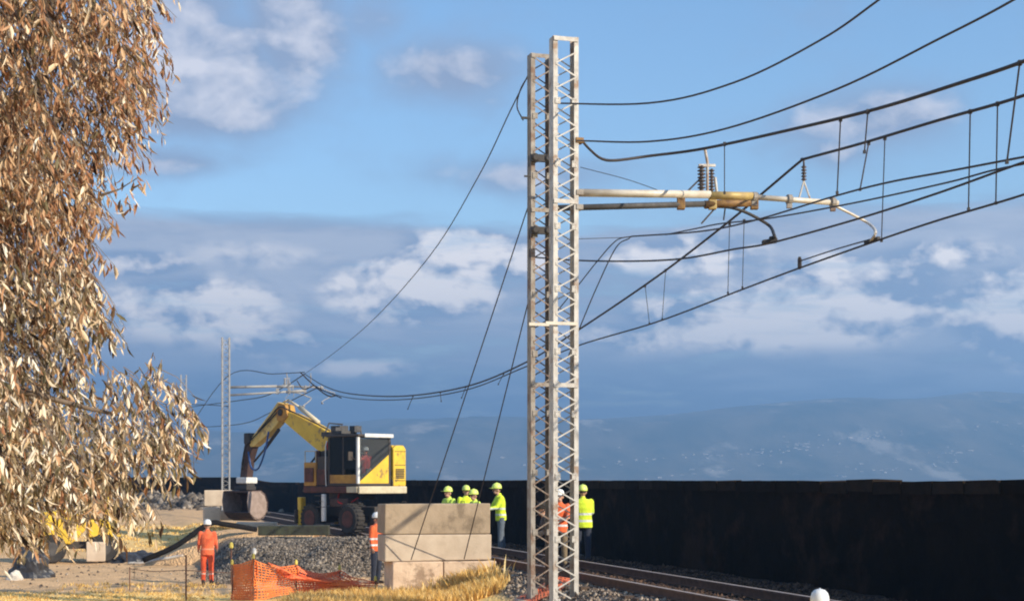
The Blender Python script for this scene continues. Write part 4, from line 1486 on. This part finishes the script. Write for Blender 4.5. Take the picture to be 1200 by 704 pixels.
pa, pb, pc_, pd_ = P(160, 656, 51.5), P(185, 652, 51.5), P(245, 617, 51), P(252, 616, 51.5)
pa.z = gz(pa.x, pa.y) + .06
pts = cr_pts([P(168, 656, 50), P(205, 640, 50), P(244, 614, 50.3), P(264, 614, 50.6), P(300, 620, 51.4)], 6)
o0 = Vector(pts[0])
mb = MB().tube([p - o0 for p in pts], .09, 10)  # dark tube added where the bank's shadow edge runs
put(mb.build('shade_tube', M['pipe'], None, o0, smooth=True), 'thick black tube added as the shadow edge of the bank behind the man in orange', 'pipe')
pts = cr_pts([P(150, 664, 51), P(172, 658, 51), P(190, 655, 50.6), P(215, 650, 50.6)], 6)
for p in pts: p.z = max(p.z, gz(p.x, p.y) + .05)
o0 = Vector(pts[0])
put(MB().tube([p - o0 for p in pts], .05, 8).build('grey_pipe', M['galv'], None, o0, smooth=True), 'thin grey pipe lying on the dirt by the black sheeting', 'pipe')
# bank of earth under the dark shadow-edge tube
mbk = MB()
vs = []
N1, N2 = 26, 10
for i in range(N1):
    for j in range(N2):
        u, v = i / (N1 - 1), j / (N2 - 1)
        x = -13.2 + 6.6 * u
        yb = 50.9 + 4.5 * v
        top = .0 + 1.0 * float(smoothstep(u, .12, .48)) * float(smoothstep(v, 0, .12))
        g0 = gz(x, yb)
        z = max(g0 - .05, min(H - 2.75 + top + .05 * mnoise.noise(Vector((x * 2, yb * 2, 0))), H - 1.72)) if 0 < v < 1 and u > 0 else g0 - .1
        vs.append((x, yb, z))
fs = [(i * N2 + j, i * N2 + j + 1, (i + 1) * N2 + j + 1, (i + 1) * N2 + j) for i in range(N1 - 1) for j in range(N2 - 1)]
put(mbk.add(vs, fs).build('earth_bank', gm, None, smooth=True), kind='structure')

# sapling near the sheeting
ps = P(157, 678, 44)
sp = empty('sapling', (ps.x, ps.y, gz(ps.x, ps.y)), 0, 'tiny dark leafy sapling on the dirt left of the man in orange', 'plant')
MB().tube([(0, 0, 0), (.02, 0, .2), (.0, .01, .42)], [.012, .01, .006], 5).build('stem', M['bark'], sp)
mb = MB()
rs = random.Random(3)
for k in range(60):
    a, h_, d_ = rs.uniform(0, 6.3), rs.uniform(.16, .5), rs.uniform(.03, .22)
    c_ = Vector((math.cos(a) * d_, math.sin(a) * d_, h_))
    u_ = Vector((math.cos(a), math.sin(a), rs.uniform(-.5, .3))) * .05
    w_ = Vector((-math.sin(a), math.cos(a), 0)) * .018
    mb.add([c_ - u_, c_ + w_, c_ + u_, c_ - w_], [(0, 1, 2, 3)])
mb.build('foliage', mat('dark_leaf', (.06, .055, .03), .8), sp)

# ------------------------------------------------------------------ orange safety netting with its posts
FG = 'posts and netting round the pit'
nodes = [P(272, 700, 36.6), P(297, 700, 36.0), P(347, 692, 37.0), P(398, 688, 37.8), P(440, 688, 37.2)]
tops_py = [662, 655, 662, 668, 681]
nf = empty('safety_fence', (nodes[0].x, nodes[0].y, gz(nodes[0].x, nodes[0].y)), 0, 'orange plastic safety netting hung between thin posts left of the concrete stack', 'safety fence')
N0 = Vector(nf.location)
tp, bt = [], []
for p, ty in zip(nodes, tops_py):
    g0 = gz(p.x, p.y)
    t_ = H + (562 - ty) / F * p.y
    tp.append(Vector((p.x, p.y, t_)))
    bt.append(Vector((p.x, p.y, g0)))
    po = MB().tube([Vector((p.x, p.y, g0 - .1)) - N0, Vector((p.x + .01, p.y, t_ + .02)) - N0], .018, 8).build('post', M['postwood'], nf)
    MB().lathe([(.035, 0), (.04, .03), (.03, .10), (.01, .12)], Vector((p.x, p.y, t_ + .02)) - N0, (0, 0, 1), 10).build('post_cap', M['postyellow'], po)


def netting(a0, a1, b0, b1, sag, mater, seed, cell=.055, amp=.05, curl=0.0, thick=.013):
    """strip net between top edge a0-a1 and bottom edge b0-b1"""
    L = max((a1 - a0).length, (b1 - b0).length)
    nu = max(2, int(L / cell))
    nv = max(2, int((a0 - b0).length / (cell * .8)))
    nrm = (a1 - a0).cross(Vector((0, 0, 1))).normalized()

    def pt(u, v):
        top = a0.lerp(a1, u)
        bot = b0.lerp(b1, u)
        p = top.lerp(bot, v)
        s_ = math.sin(math.pi * u) * (1 - v)
        p = p + Vector((0, 0, -sag * s_))
        p += nrm * (amp * mnoise.noise(Vector((u * L * 2.2 + seed, v * 2.5, 0))) * 2 + curl * math.sin(v * 3) * math.sin(math.pi * u))
        return p
    mb = MB()

    def strip(p0, p1, d):
        k = d * thick
        mb.add([p0 - k, p1 - k, p1 + k, p0 + k], [(0, 1, 2, 3)])
    for i in range(nu + 1):
        for j in range(nv):
            strip(pt(i / nu, j / nv), pt(i / nu, (j + 1) / nv), (a1 - a0).normalized())
    for j in range(nv + 1):
        for i in range(nu):
            strip(pt(i / nu, j / nv) - Vector((0, 0, .0)), pt((i + 1) / nu, j / nv), Vector((0, 0, 1)))
    mb.v = [tuple(Vector(v) - N0) for v in mb.v]
    o = mb.build('net', mater, nf)
    o['kind'] = 'stuff'
    return o


up_ = Vector((0, 0, .02))
netting(tp[0], tp[1], bt[0] + up_, bt[1] + up_, .03, M['net'], 1, amp=.05, thick=.017, cell=.07)
netting(tp[0] + Vector((.02, .10, -.03)), tp[1] + Vector((.03, .10, -.05)), bt[0] + Vector((0, .12, .02)), bt[1] + Vector((.05, .12, .02)), .05, M['net'], 8, amp=.08, thick=.017, cell=.07)
netting(tp[1], tp[2], bt[1] + up_, bt[2] + Vector((0, 0, .1)), .10, M['net'], 4, amp=.09, thick=.013, cell=.085)
netting(tp[2], tp[3], bt[2] + Vector((0, 0, .10)), bt[3] + Vector((0, 0, .1)), .14, M['netred'], 6, amp=.14, curl=.1, thick=.015, cell=.08)
netting(tp[3], tp[4], bt[3] + Vector((0, 0, .2)), bt[4] + Vector((0, 0, .05)), .08, M['netred'], 17, amp=.14, curl=.1, thick=.014, cell=.08)
netting(tp[1] + Vector((.3, .3, -.10)), tp[3] + Vector((-.1, -.3, -.22)), bt[1] + Vector((.8, .5, .45)), bt[3] + Vector((-.1, -.4, .25)), .12, M['netred'], 14, amp=.2, curl=.12, thick=.014, cell=.07)
netting(tp[2] + Vector((.1, .2, -.25)), tp[3] + Vector((.5, -.1, -.25)), bt[2] + Vector((.1, .3, .05)), bt[3] + Vector((.5, -.2, .05)), .05, M['net'], 24, amp=.2, curl=.1, thick=.016, cell=.07)
# red net stretch lying low by the mast foot
# rope barrier at the left
rb = empty('rope_barrier', (P(218, 704, 36.3).x, 36.3, gz(P(218, 704, 36.3).x, 36.3)), 0, 'thin rusty post with a sagging cord left of the orange netting', 'barrier')
B0 = Vector(rb.location)
for px, y_ in ((218, 36.3), (152, 39.5)):
    p = P(px, 650, y_)
    MB().tube([Vector((p.x, p.y, gz(p.x, p.y) - .1)) - B0, Vector((p.x, p.y, H - ((650 if px > 200 else 664) - 562) / F * y_)) - B0], .02 if px > 200 else .014, 7).build('post', M['postwood'], rb)
MB().tube([p - B0 for p in cr_pts([P(152, 666, 39.5), P(180, 669, 38.0), P(218, 668, 36.3), P(272, 671, 36.6)], 5)], .010, 5).build('cord', M['postwood'], rb)
# two small marker stakes behind the netting
for (px, py, y_, lab) in ((271, 640, 41.5, 'short marker stake with yellow tip right of the man in orange'), (298, 647, 40.5, 'short marker stake with pale tip behind the peak of the orange netting')):
    p = P(px, py, y_)
    g0 = gz(p.x, p.y)
    st = empty('marker_stake', (p.x, p.y, g0), 0, lab, 'stake', 'marker stakes behind the netting')
    hh = max(.3, p.z - g0)
    MB().tube([(0, 0, -.05), (0, 0, hh)], .02, 7).build('shaft', M['postwood'], st)
    MB().lathe([(.05, 0), (.06, .04), (.05, .13), (.02, .16)], (0, 0, hh - .04), (0, 0, 1), 10).build('tip', M['postyellow'] if px < 280 else M['whitep'], st)
# fallen netting by the mast foot
fn = empty('fallen_net', (-.1, 30.4, gz(-.1, 30.4)), 0, 'faded red netting crumpled on the ballast at the foot of the shorter mast', 'netting')
mbf = MB()
NX, NY = 26, 14
ptg = {}
for i in range(NX):
    for j in range(NY):
        x, y = -.75 + 1.9 * i / (NX - 1), 29.9 + 1.0 * j / (NY - 1)
        x += .10 * mnoise.noise(Vector((x * 2, y * 2, 3))); y += .10 * mnoise.noise(Vector((x * 2, y * 2, 9)))
        ptg[i, j] = Vector((x, y, gz(x, y) + .05 + .13 * abs(mnoise.noise(Vector((x * 3, y * 3, 1)))))) - Vector(fn.location)
for i in range(NX):
    for j in range(NY):
        for (di, dj, w_) in ((1, 0, Vector((0, .014, .004))), (0, 1, Vector((.014, 0, .004)))):
            if (i + di, j + dj) in ptg:
                a_, b_ = ptg[i, j], ptg[i + di, j + dj]
                mbf.add([a_ - w_, b_ - w_, b_ + w_, a_ + w_], [(0, 1, 2, 3)])
mbf.build('net', M['netred'], fn)['kind'] = 'stuff'

# ------------------------------------------------------------------ people
def person(label, x, y, yaw, height=1.78, jacket='hv_yellow', trousers='navy', helmet='hel_y', ground=None, pose=None, group=None, bodyscale=1.0):
    """built facing -Y in local space; pose: dict of joint shifts"""
    po = dict(lean=0.0, armL=(.10, -.05), armR=(.10, -.05), elbL=.25, elbR=.25, legL=0.0, legR=0.0, kneeL=0.05, kneeR=0.05, headp=0.0, width=1.0)
    po.update(pose or {})
    z = gz(x, y) if ground is None else ground
    t = empty('person', (x, y, z), yaw, label, 'person', group)
    s = height / 1.80
    t.scale = (s, s, s)
    hipz = .93
    fwd = Vector((0, -1, 0))
    lean = po['lean']
    drop = 0

    def sp(v):      # lean the upper body about the hips
        v = Vector(v)
        d = v - Vector((0, 0, hipz))
        d = Matrix.Rotation(lean, 3, 'X') @ d      # positive leans forward (-Y)
        return d + Vector((0, 0, hipz))
    J = {}
    J['pel'] = Vector((0, 0, hipz))
    J['waist'] = sp((0, 0, 1.08))
    J['chest'] = sp((0, 0, 1.30))
    J['neck'] = sp((0, .0, 1.50))
    J['head'] = sp((0, -.015, 1.655)) + fwd * .04 * po['headp']
    for sd, sg in (('L', 1), ('R', -1)):
        J['sh' + sd] = sp((sg * .185, 0, 1.435))
        ab, fl = po['arm' + sd]           # abduction, forward swing
        d = Vector((sg * math.sin(ab), -math.sin(fl) * math.cos(ab), -math.cos(fl) * math.cos(ab)))
        J['el' + sd] = J['sh' + sd] + d * .285
        e = po['elb' + sd]
        ax = Vector((1, 0, 0))
        d2 = Matrix.Rotation(-e, 3, 'X') @ d
        d2 = Vector((d2.x * .6, d2.y, d2.z)).normalized()
        J['wr' + sd] = J['el' + sd] + d2 * .25
        J['hd' + sd] = d2
        lg, kn = po['leg' + sd], po['knee' + sd]
        J['hip' + sd] = Vector((sg * .095 * po['width'], 0, hipz - .02))
        dl = Vector((sg * .03 * po['width'], -math.sin(lg), -math.cos(lg)))
        J['kn' + sd] = J['hip' + sd] + dl * .43
        dk = Vector((sg * .01, -math.sin(lg - kn), -math.cos(lg - kn)))
        J['an' + sd] = J['kn' + sd] + dk * .42
    low = min(J['anL'].z, J['anR'].z)
    sh = Vector((0, 0, .075 - low))
    for k_ in J:
        if not k_.startswith('hd'): J[k_] = J[k_] + sh

    def cap(mb, a, b, ra, rb):
        a, b = Vector(a), Vector(b)
        d = (b - a)
        L = d.length
        pr = [(ra * .05, -ra), (ra * .7, -ra * .7), (ra, 0), (rb, L), (rb * .7, L + rb * .7), (rb * .05, L + rb)]
        mb.lathe(pr, a, d, 12)

    bulk = po.get('bulk', 0)

    def torso(mb, inflate, hem):
        inflate += bulk if hem else 0
        rows = [(J['pel'] + Vector((0, 0, -.10 if hem else -.02)), .165, .115), (J['pel'] + Vector((0, 0, .03)), .165, .118), (J['waist'], .145, .105), (J['chest'], .175, .122), (sp((0, 0, 1.42)) + sh, .165, .105), (sp((0, 0, 1.47)) + sh, .11, .08), (J['neck'], .06, .06)]
        rr = Matrix.Rotation(lean, 3, 'X')
        n = 16
        k = len(mb.v)
        for (c_, a, b_) in rows:
            for j in range(n):
                an = 2 * math.pi * j / n
                mb.v.append(tuple(c_ + rr @ Vector(((a + inflate) * math.cos(an), (b_ + inflate) * math.sin(an), 0))))
        for i in range(len(rows) - 1):
            for j in range(n):
                a = k + i * n + j
                b_ = k + i * n + (j + 1) % n
                mb.f.append((a, b_, b_ + n, a + n))
        mb.f.append(tuple(k + j for j in range(n))[::-1])
        mb.f.append(tuple(k + (len(rows) - 1) * n + j for j in range(n)))

    def remesh(o, vox, it=4):
        r_ = o.modifiers.new('remesh', 'REMESH')
        r_.mode = 'VOXEL'
        r_.voxel_size = vox
        r_.use_smooth_shade = True
        sm = o.modifiers.new('smooth', 'SMOOTH')
        sm.iterations = it
        return o
    # body: one continuous figure
    mb = MB()
    torso(mb, 0, False)
    cap(mb, J['neck'] - Vector((0, 0, .04)), J['head'] - Vector((0, 0, .06)), .058, .052)
    mb.ell(J['head'] + Vector((0, .01, .02)), (.077, .095, .105), 16, 12)
    mb.ell(J['head'] + Vector((0, -.045, -.07)), (.052, .045, .045), 12, 8)
    cap(mb, J['head'] + Vector((0, -.088, .025)), J['head'] + Vector((0, -.112, -.022)), .010, .016)
    mb.ell(J['head'] + Vector((0, -.088, -.062)), (.026, .012, .010), 10, 6)
    for sg in (-1, 1):
        mb.ell(J['head'] + Vector((sg * .080, .012, -.005)), (.014, .024, .034), 8, 6)
    for sd, sg in (('L', 1), ('R', -1)):
        cap(mb, J['sh' + sd], J['el' + sd], .055, .042)
        cap(mb, J['el' + sd], J['wr' + sd], .040, .028)
        d = J['hd' + sd]
        w = J['wr' + sd]
        side_ = Vector((1, 0, 0)) if abs(d.x) < .8 else Vector((0, 1, 0))
        perp = d.cross(side_).normalized()
        palm = w + d * .055
        cap(mb, w + d * .01 + perp * .012, palm + perp * .022, .022, .022)
        cap(mb, w + d * .01 - perp * .012, palm - perp * .022, .022, .020)
        inw = Vector((-sg, 0, 0))
        inw = (inw - d * inw.dot(d)).normalized()
        for i_, (off, ln) in enumerate(((.034, .066), (.012, .078), (-.012, .074), (-.034, .058))):
            b0 = palm + perp * off + d * .015
            b1 = b0 + (d * .9 + inw * .25).normalized() * ln * .5
            b2 = b1 + (d * .6 + inw * .75).normalized() * ln * .45
            cap(mb, b0, b1, .0105, .0098)
            cap(mb, b1, b2, .0098, .008)
        t0 = w + d * .03 + perp * .025
        t1 = t0 + (d * .6 + perp * .8).normalized() * .035
        cap(mb, t0, t1, .013, .0115)
        cap(mb, t1, t1 + (d * .85 + perp * .2 + inw * .3).normalized() * .03, .0115, .0095)
        cap(mb, J['hip' + sd], J['kn' + sd], .085, .058)
        cap(mb, J['kn' + sd], J['an' + sd], .055, .038)
        cap(mb, J['an' + sd] - Vector((0, -.02, .03)), J['an' + sd] + Vector((0, -.12, -.045)), .036, .03)
    remesh(mb.build('body', M['skin'], t), .009, 3)
    # jacket
    mb = MB()
    torso(mb, .028, True)
    for sd in 'LR':
        cap(mb, J['sh' + sd], J['el' + sd], .078, .060)
        cap(mb, J['el' + sd], J['wr' + sd] - J['hd' + sd] * .02, .058, .044)
    cap(mb, J['neck'] - Vector((0, 0, .02)), J['neck'] + Vector((0, 0, .015)), .075, .070)
    remesh(mb.build('jacket', M[jacket], t), .013, 5)
    # trousers
    mb = MB()
    mb.ell(J['pel'] + Vector((0, 0, -.01)), (.175, .128, .13), 14, 8)
    for sd in 'LR':
        cap(mb, J['hip' + sd], J['kn' + sd], .102, .078)
        cap(mb, J['kn' + sd], J['an' + sd] + Vector((0, 0, .04)), .076, .062)
    remesh(mb.build('trousers', M[trousers], t), .013, 5)
    for sd in 'LR':
        mb = MB()
        cap(mb, J['an' + sd] + Vector((0, .02, .05)), J['an' + sd] + Vector((0, .01, -.03)), .055, .05)
        cap(mb, J['an' + sd] + Vector((0, .03, -.035)), J['an' + sd] + Vector((0, -.15, -.038)), .042, .040)
        remesh(mb.build('boot', M['boot'], t), .012, 4)
    # hair, eyes, helmet
    hd = J['head']
    MB().ell(hd + Vector((0, .022, .035)), (.082, .092, .095), 14, 8).build('hair', M['hair'], t, smooth=True)
    for sg in (-1, 1):
        MB().ell(hd + Vector((sg * .032, -.088, .018)), (.013, .008, .008), 8, 6).build('eye', M['eye'], t, smooth=True)
    mb = MB()
    pr = [(.118, 0), (.120, .02), (.116, .06), (.100, .105), (.068, .138), (.03, .150), (.002, .152)]
    n = 22
    k = len(mb.v)
    for (r_, h2) in pr:
        for j in range(n):
            a = 2 * math.pi * j / n
            mb.v.append(tuple(hd + Vector((r_ * .94 * math.cos(a), r_ * 1.12 * math.sin(a), .035 + h2))))
    for i in range(len(pr) - 1):
        for j in range(n):
            a = k + i * n + j
            b_ = k + i * n + (j + 1) % n
            mb.f.append((a, b_, b_ + n, a + n))
    he = mb.build('helmet', M[helmet], t, smooth=True)
    MB().tube([hd + Vector((0, .12, .085)), hd + Vector((0, .08, .150)), hd + Vector((0, 0, .188)), hd + Vector((0, -.08, .150)), hd + Vector((0, -.12, .085))], .013, 6).build('ridge', M[helmet], he, smooth=True)
    so = he.modifiers.new('s', 'SOLIDIFY')
    so.thickness = .004
    MB().box(hd + Vector((0, -.155, .045)), (.15, .09, .008), Matrix.Rotation(-.12, 3, 'X')).build('peak', M[helmet], he, bevel=.003)
    return t


GP = 'track workers in hi-vis clothing'


def at_px(px, y):
    return (px - 600) / F * y


FRONT, BACK = 0.0, math.pi
person('man in orange coveralls and pale helmet standing on the dirt, back turned', at_px(243, 42), 42, BACK + .15, 1.74, 'hv_orange_plain', 'hv_orange_tr_plain', 'hel_w', pose=dict(armL=(.16, .1), armR=(.16, .15), elbL=.7, elbR=.7, legL=.06, legR=-.05), group=GP)
person('worker in orange jacket and white helmet at the left end of the concrete stack', at_px(441, 40), 40, R(60), 1.80, 'hv_orange', 'navy', 'hel_w', pose=dict(armL=(.1, .4), elbL=.7), group=GP)
bz_ = H - 2.07
person('worker in lime jacket and helmet, leftmost behind the concrete stack', at_px(528, 43.5), 43.5, R(-50), 1.84, 'hv_yellow2', 'navy', 'hel_y', bz_, dict(lean=.10, armL=(.15, .5), elbL=.8, armR=(.1, .4), elbR=.6), GP)
person('worker in lime jacket, middle one of three behind the concrete stack', at_px(546, 45.5), 45.5, R(20), 1.86, 'hv_yellow', 'navy', 'hel_y', bz_, dict(armL=(.15, .3)), GP)
person('worker with pale trouser leg showing at the right end of the concrete stack', at_px(559, 43), 43, R(-60), 1.82, 'hv_yellow2', 'palecloth', 'hel_y', bz_, dict(lean=.12, legL=.42, kneeL=.15, legR=-.42, kneeR=.1), GP)
person('worker in lime jacket standing in full view between concrete stack and masts', at_px(587, 44), 44, R(-75), 1.93, 'hv_yellow', 'bluegrey', 'hel_y', bz_, dict(lean=.08, armL=(.1, .5), elbL=.9, armR=(.1, .5), elbR=.9, legL=.08, legR=-.1, headp=1), GP)
person('worker in orange jacket and khaki trousers seen through the taller mast', at_px(656, 36), 36, R(-10), 1.80, 'hv_orange', 'khaki', 'hel_w', bz_, dict(armL=(.15, .6), elbL=.9, armR=(.2, .7), elbR=.8), GP)
person('worker in bright yellow jacket with his back turned, right of the masts', at_px(683, 38), 38, BACK, 1.90, 'hv_yellow', 'navy', 'hel_y', bz_, dict(armL=(.12, .5), elbL=1.2, armR=(.12, .5), elbR=1.3, width=1.1, bulk=.035), GP)
person('worker in dark clothes bending behind the lattice of the shorter mast', at_px(648, 33), 33, R(-80), 1.72, 'darkcloth', 'darkcloth', 'hel_dark', H - 2.2, dict(lean=.32, armL=(.1, .25), elbL=1.0, armR=(.1, .3), elbR=.5, legL=.25, kneeL=.4, legR=-.1), GP)
person('worker nearest the camera, only the white helmet showing at the bottom edge', at_px(961, 17), 17, BACK, 1.675, 'hv_orange', 'navy', 'hel_w', None, dict(), GP)
# operator in the cab
op = empty('person', ex.location, 0)
C.objects.unlink(op)
bpy.data.objects.remove(op)
opx = ex.location + Matrix.Rotation(ex.rotation_euler.z, 3, 'Z') @ Vector((-1.12, .36, 2.12))
person('excavator operator in a red jacket inside the cab', opx.x, opx.y, ex.rotation_euler.z + R(90), 1.70, 'redfab', 'navy', 'hel_w', opx.z - .42, dict(legL=1.45, legR=1.45, kneeL=1.35, kneeR=1.35, armL=(.1, .7), elbL=.8, armR=(.1, .7), elbR=.8), GP)

# ------------------------------------------------------------------ the brown tree
TX, TY = -6.5, 13.6
TZ = gz(TX, TY)
tree = empty('dry_tree', (TX, TY, TZ), 0, 'tree with drooping dead brown leaves filling the left side', 'tree')
T0 = Vector(tree.location)
KX = TY / F


def crown_r(z):
    """crown radius about the trunk against height above the ground (photo outline, right side)"""
    pys = [-260, -60, 0, 60, 100, 150, 180, 215, 280, 330, 400, 440, 480, 520, 550, 590, 620, 640, 655, 675]
    pxs = [60, 180, 212, 192, 168, 138, 118, 128, 116, 112, 136, 176, 206, 218, 200, 178, 128, 75, 40, 5]
    py = 562 - (z + T0.z - H) / KX
    return np.interp(py, pys, np.array([(p - 600) * KX - TX for p in pxs]))


# trunk and limbs
rt = random.Random(9)
tk = [Vector((0, 0, -.2)), Vector((.05, .05, 1.2)), Vector((-.08, .1, 2.6)), Vector((.05, 0, 4.2)), Vector((.1, -.05, 6.4)), Vector((.05, 0, 8.6))]
tkp = cr_pts(tk, 6)
MB().tube(tkp, [.26 - .21 * i / (len(tkp) - 1) for i in range(len(tkp))], 12).build('trunk', M['bark'], tree, smooth=True)
zmin, zmax = H - .50 - T0.z, 9.2
tips = []
limbs = []
for k in range(26):
    z0_ = rt.uniform(1.6, 7.8)
    a = rt.uniform(0, 2 * math.pi) if k > 12 else rt.uniform(-1.3, 1.0)
    b0 = min(tkp, key=lambda p: abs(p.z - z0_))
    zr = z0_ + rt.uniform(.5, 1.5)
    rr_ = float(crown_r(zr)) * .82
    e1 = Vector((math.cos(a) * rr_ * .5, math.sin(a) * rr_ * .5, z0_ + .9))
    e2 = Vector((math.cos(a + .15) * rr_, math.sin(a + .15) * rr_, zr + .1))
    pts = cr_pts([b0, e1, e2], 6)
    limbs.append(pts)
    mbq = MB().tube(pts, [.075 - .06 * i / (len(pts) - 1) for i in range(len(pts))], 7)
    mbq.build('limb', M['bark'], tree, smooth=True)

# clusters: drooping twigs through the crown volume, weighted to the shell
NL = 8800
leafs = []       # (pos, dir, size, roll)
twigs = MB()
rr = np.random.default_rng(21)
cnt = 0
while cnt < NL:
    z = rr.uniform(zmin, zmax)
    a = rr.uniform(-math.pi, math.pi)
    Rm = float(crown_r(z))
    Rm *= 1 + .10 * mnoise.noise(Vector((math.cos(a) * 1.6, math.sin(a) * 1.6, z * 1.1)))
    if Rm < .3: continue
    fr_ = math.sqrt(rr.uniform(.10, 1.0))
    right = math.cos(a) > -.15
    if not right and rr.random() < .72: continue
    p = Vector((math.cos(a) * Rm * fr_, math.sin(a) * Rm * fr_, z))
    # gaps
    if ((p.x + T0.x + 3.87) / .26) ** 2 + ((p.z + T0.z - (H - .34)) / .20) ** 2 < 1 and abs(p.y) < 2.6 and rr.random() < .85: continue
    if mnoise.noise(Vector((p.x * 1.3, p.y * .7, p.z * 1.3)) + Vector((4, 7, 2))) < -.15: continue
    cnt += 1
    out = Vector((p.x, p.y, 0)).normalized()
    nseg = rr.integers(3, 6)
    d = (out * rr.uniform(.1, .7) + Vector((rr.normal(0, .25), rr.normal(0, .25), -.6))).normalized()
    L = rr.uniform(.22, .6)
    p0 = p - d * L * .5
    pts = [p0, p0 + d * L * .5 + Vector((0, 0, .03)), p0 + d * L + Vector((0, 0, -.06))]
    twigs.tube(pts, [.006, .004, .002], 3, False)
    nl = rr.integers(8, 14)
    for k in range(nl):
        u = (k + .5) / nl
        b = pts[0].lerp(pts[2], u)
        dr = Vector((rr.normal(0, .42), rr.normal(0, .42), -1)) + out * rr.uniform(-.1, .45)
        leafs.append((b, dr.normalized(), rr.choice([.6, .8, .95, 1.15]) * rr.uniform(.08, .14), rr.uniform(0, 6.28)))
# stray twig poking right at mid height
for (px, py) in ((163, 210), (158, 216), (150, 245), (155, 233), (228, 492), (236, 505), (240, 515), (146, 238)):
    p = P(px, py, TY - .2) - T0
    for k in range(5):
        leafs.append((p + Vector((rr.normal(0, .03), rr.normal(0, .05), rr.normal(0, .03))), Vector((rr.normal(0, .6), rr.normal(0, .4), -1)).normalized(), rr.uniform(.08, .13), rr.uniform(0, 6.28)))
for k in range(3):
    twigs.tube([P(118, 228 + k, TY - .2) - T0, P(140, 222, TY - .2) - T0, P(162, 208, TY - .2) - T0], [.008, .006, .004], 4, False)
twigs.build('twigs', M['bark'], tree)['kind'] = 'stuff'


def leaf_shape(curl, fold, w):
    """leaf hanging along -Z, unit length: 4 stations x 3 across"""
    st = [(0, .05), (.28, .85), (.62, 1.0), (1.0, .03)]
    V = []
    for (t, wd) in st:
        ww = wd * w
        yo = curl * t * t
        for sgn in (-1, 0, 1):
            V.append((sgn * ww, yo + abs(sgn) * fold * ww, -t))
    Fc = []
    for i in range(3):
        for j in range(2):
            a = i * 3 + j
            Fc.append((a, a + 1, a + 4, a + 3))
    return np.array(V, float), np.array(Fc)


shapes = [leaf_shape(c_, f_, w_) for c_, f_, w_ in ((.10, .5, .10), (-.22, .9, .12), (.42, .4, .085), (-.08, 1.2, .14), (.30, .7, .11), (-.5, .9, .09), (.15, 1.6, .13))]
STOPS = [(0, (.03, .018, .012)), (.12, (.12, .06, .028)), (.24, (.17, .145, .075)), (.40, (.37, .165, .08)), (.60, (.60, .39, .22)), (.80, (.80, .63, .42)), (1, (.93, .86, .73))]  # darkest and palest stops also hold crown shadow and sunlit contrast
M['leaf'] = tintmat('dead_leaf', STOPS, .75, transl=.15)
M['leaf_one'] = tintmat('dead_leaf_single', STOPS, .75, 'RANDOM', .15)


def rotm(d, roll):
    z = -Vector(d)
    x = Vector((math.cos(roll), math.sin(roll), 0))
    x = (x - z * x.dot(z)).normalized()
    y = z.cross(x)
    return Matrix((x, y, z)).transposed()


# the 300 that show largest: nearest the camera, in the frame
def score(l):
    w = l[0] + T0
    px, py = 600 + F * w.x / w.y, 562 - F * (w.z - H) / w.y
    if px < 2 or px > 260 or py < 2 or py > 700: return -1
    return l[2] / w.y * (1.3 if True else 1)


order = sorted(range(len(leafs)), key=lambda i: -score(leafs[i]))
single = set(order[:280])
lmes = [np_mesh('leaf', V, Fc, M['leaf_one'], True) for V, Fc in shapes]
Vs, Fs, Ts = [], [], []
off = 0
for i, (p, d, s_, roll) in enumerate(leafs):
    k = i % len(shapes)
    Rm = rotm(d, roll)
    if i in single:
        o = link('leaf', lmes[k], tree)
        o.matrix_local = Matrix.Translation(p) @ Rm.to_4x4() @ Matrix.Diagonal((s_, s_, s_, 1))
        continue
    V, Fc = shapes[k]
    A = np.array(Rm)
    Vs.append(V @ A.T * s_ + np.array(p))
    Fs.append(Fc + off)
    off += len(V)
    # brown higher and inside, paler and greyer lower: leaf colours with some sun and shadow painted in
    w = (p.z - zmin) / (zmax - zmin)
    tn = rr.beta(1.0, 1.1)
    if w > .36 and rr.random() < .55: tn = .32 + .34 * rr.random()       # the upper crown is redder
    if w < .34: tn = .20 + .08 * rr.random() if rr.random() < .25 else (.72 + .28 * rr.random() if rr.random() < .42 else tn)      # some olive leaves low down
    Ts.append(np.full(len(V), tn))
o = link('foliage', np_mesh('foliage', np.concatenate(Vs), np.concatenate(Fs), M['leaf'], True, dict(tint=np.concatenate(Ts))), tree)
o['kind'] = 'stuff'

# ------------------------------------------------------------------ haze
hz = MB().box((0, 1450, 105), (4800, 3900, 240)).build('haze', None)
hmz = bpy.data.materials.new('haze')
hmz.use_nodes = True
nt = hmz.node_tree
for n_ in list(nt.nodes): nt.nodes.remove(n_)
pv = nt.nodes.new('ShaderNodeVolumePrincipled')
pv.inputs['Color'].default_value = (.34, .62, 1.0, 1)
pv.inputs['Density'].default_value = .0006
pv.inputs['Anisotropy'].default_value = .25
ou = nt.nodes.new('ShaderNodeOutputMaterial')
nt.links.new(pv.outputs[0], ou.inputs['Volume'])
hz.data.materials.append(hmz)
put(hz, kind='stuff')
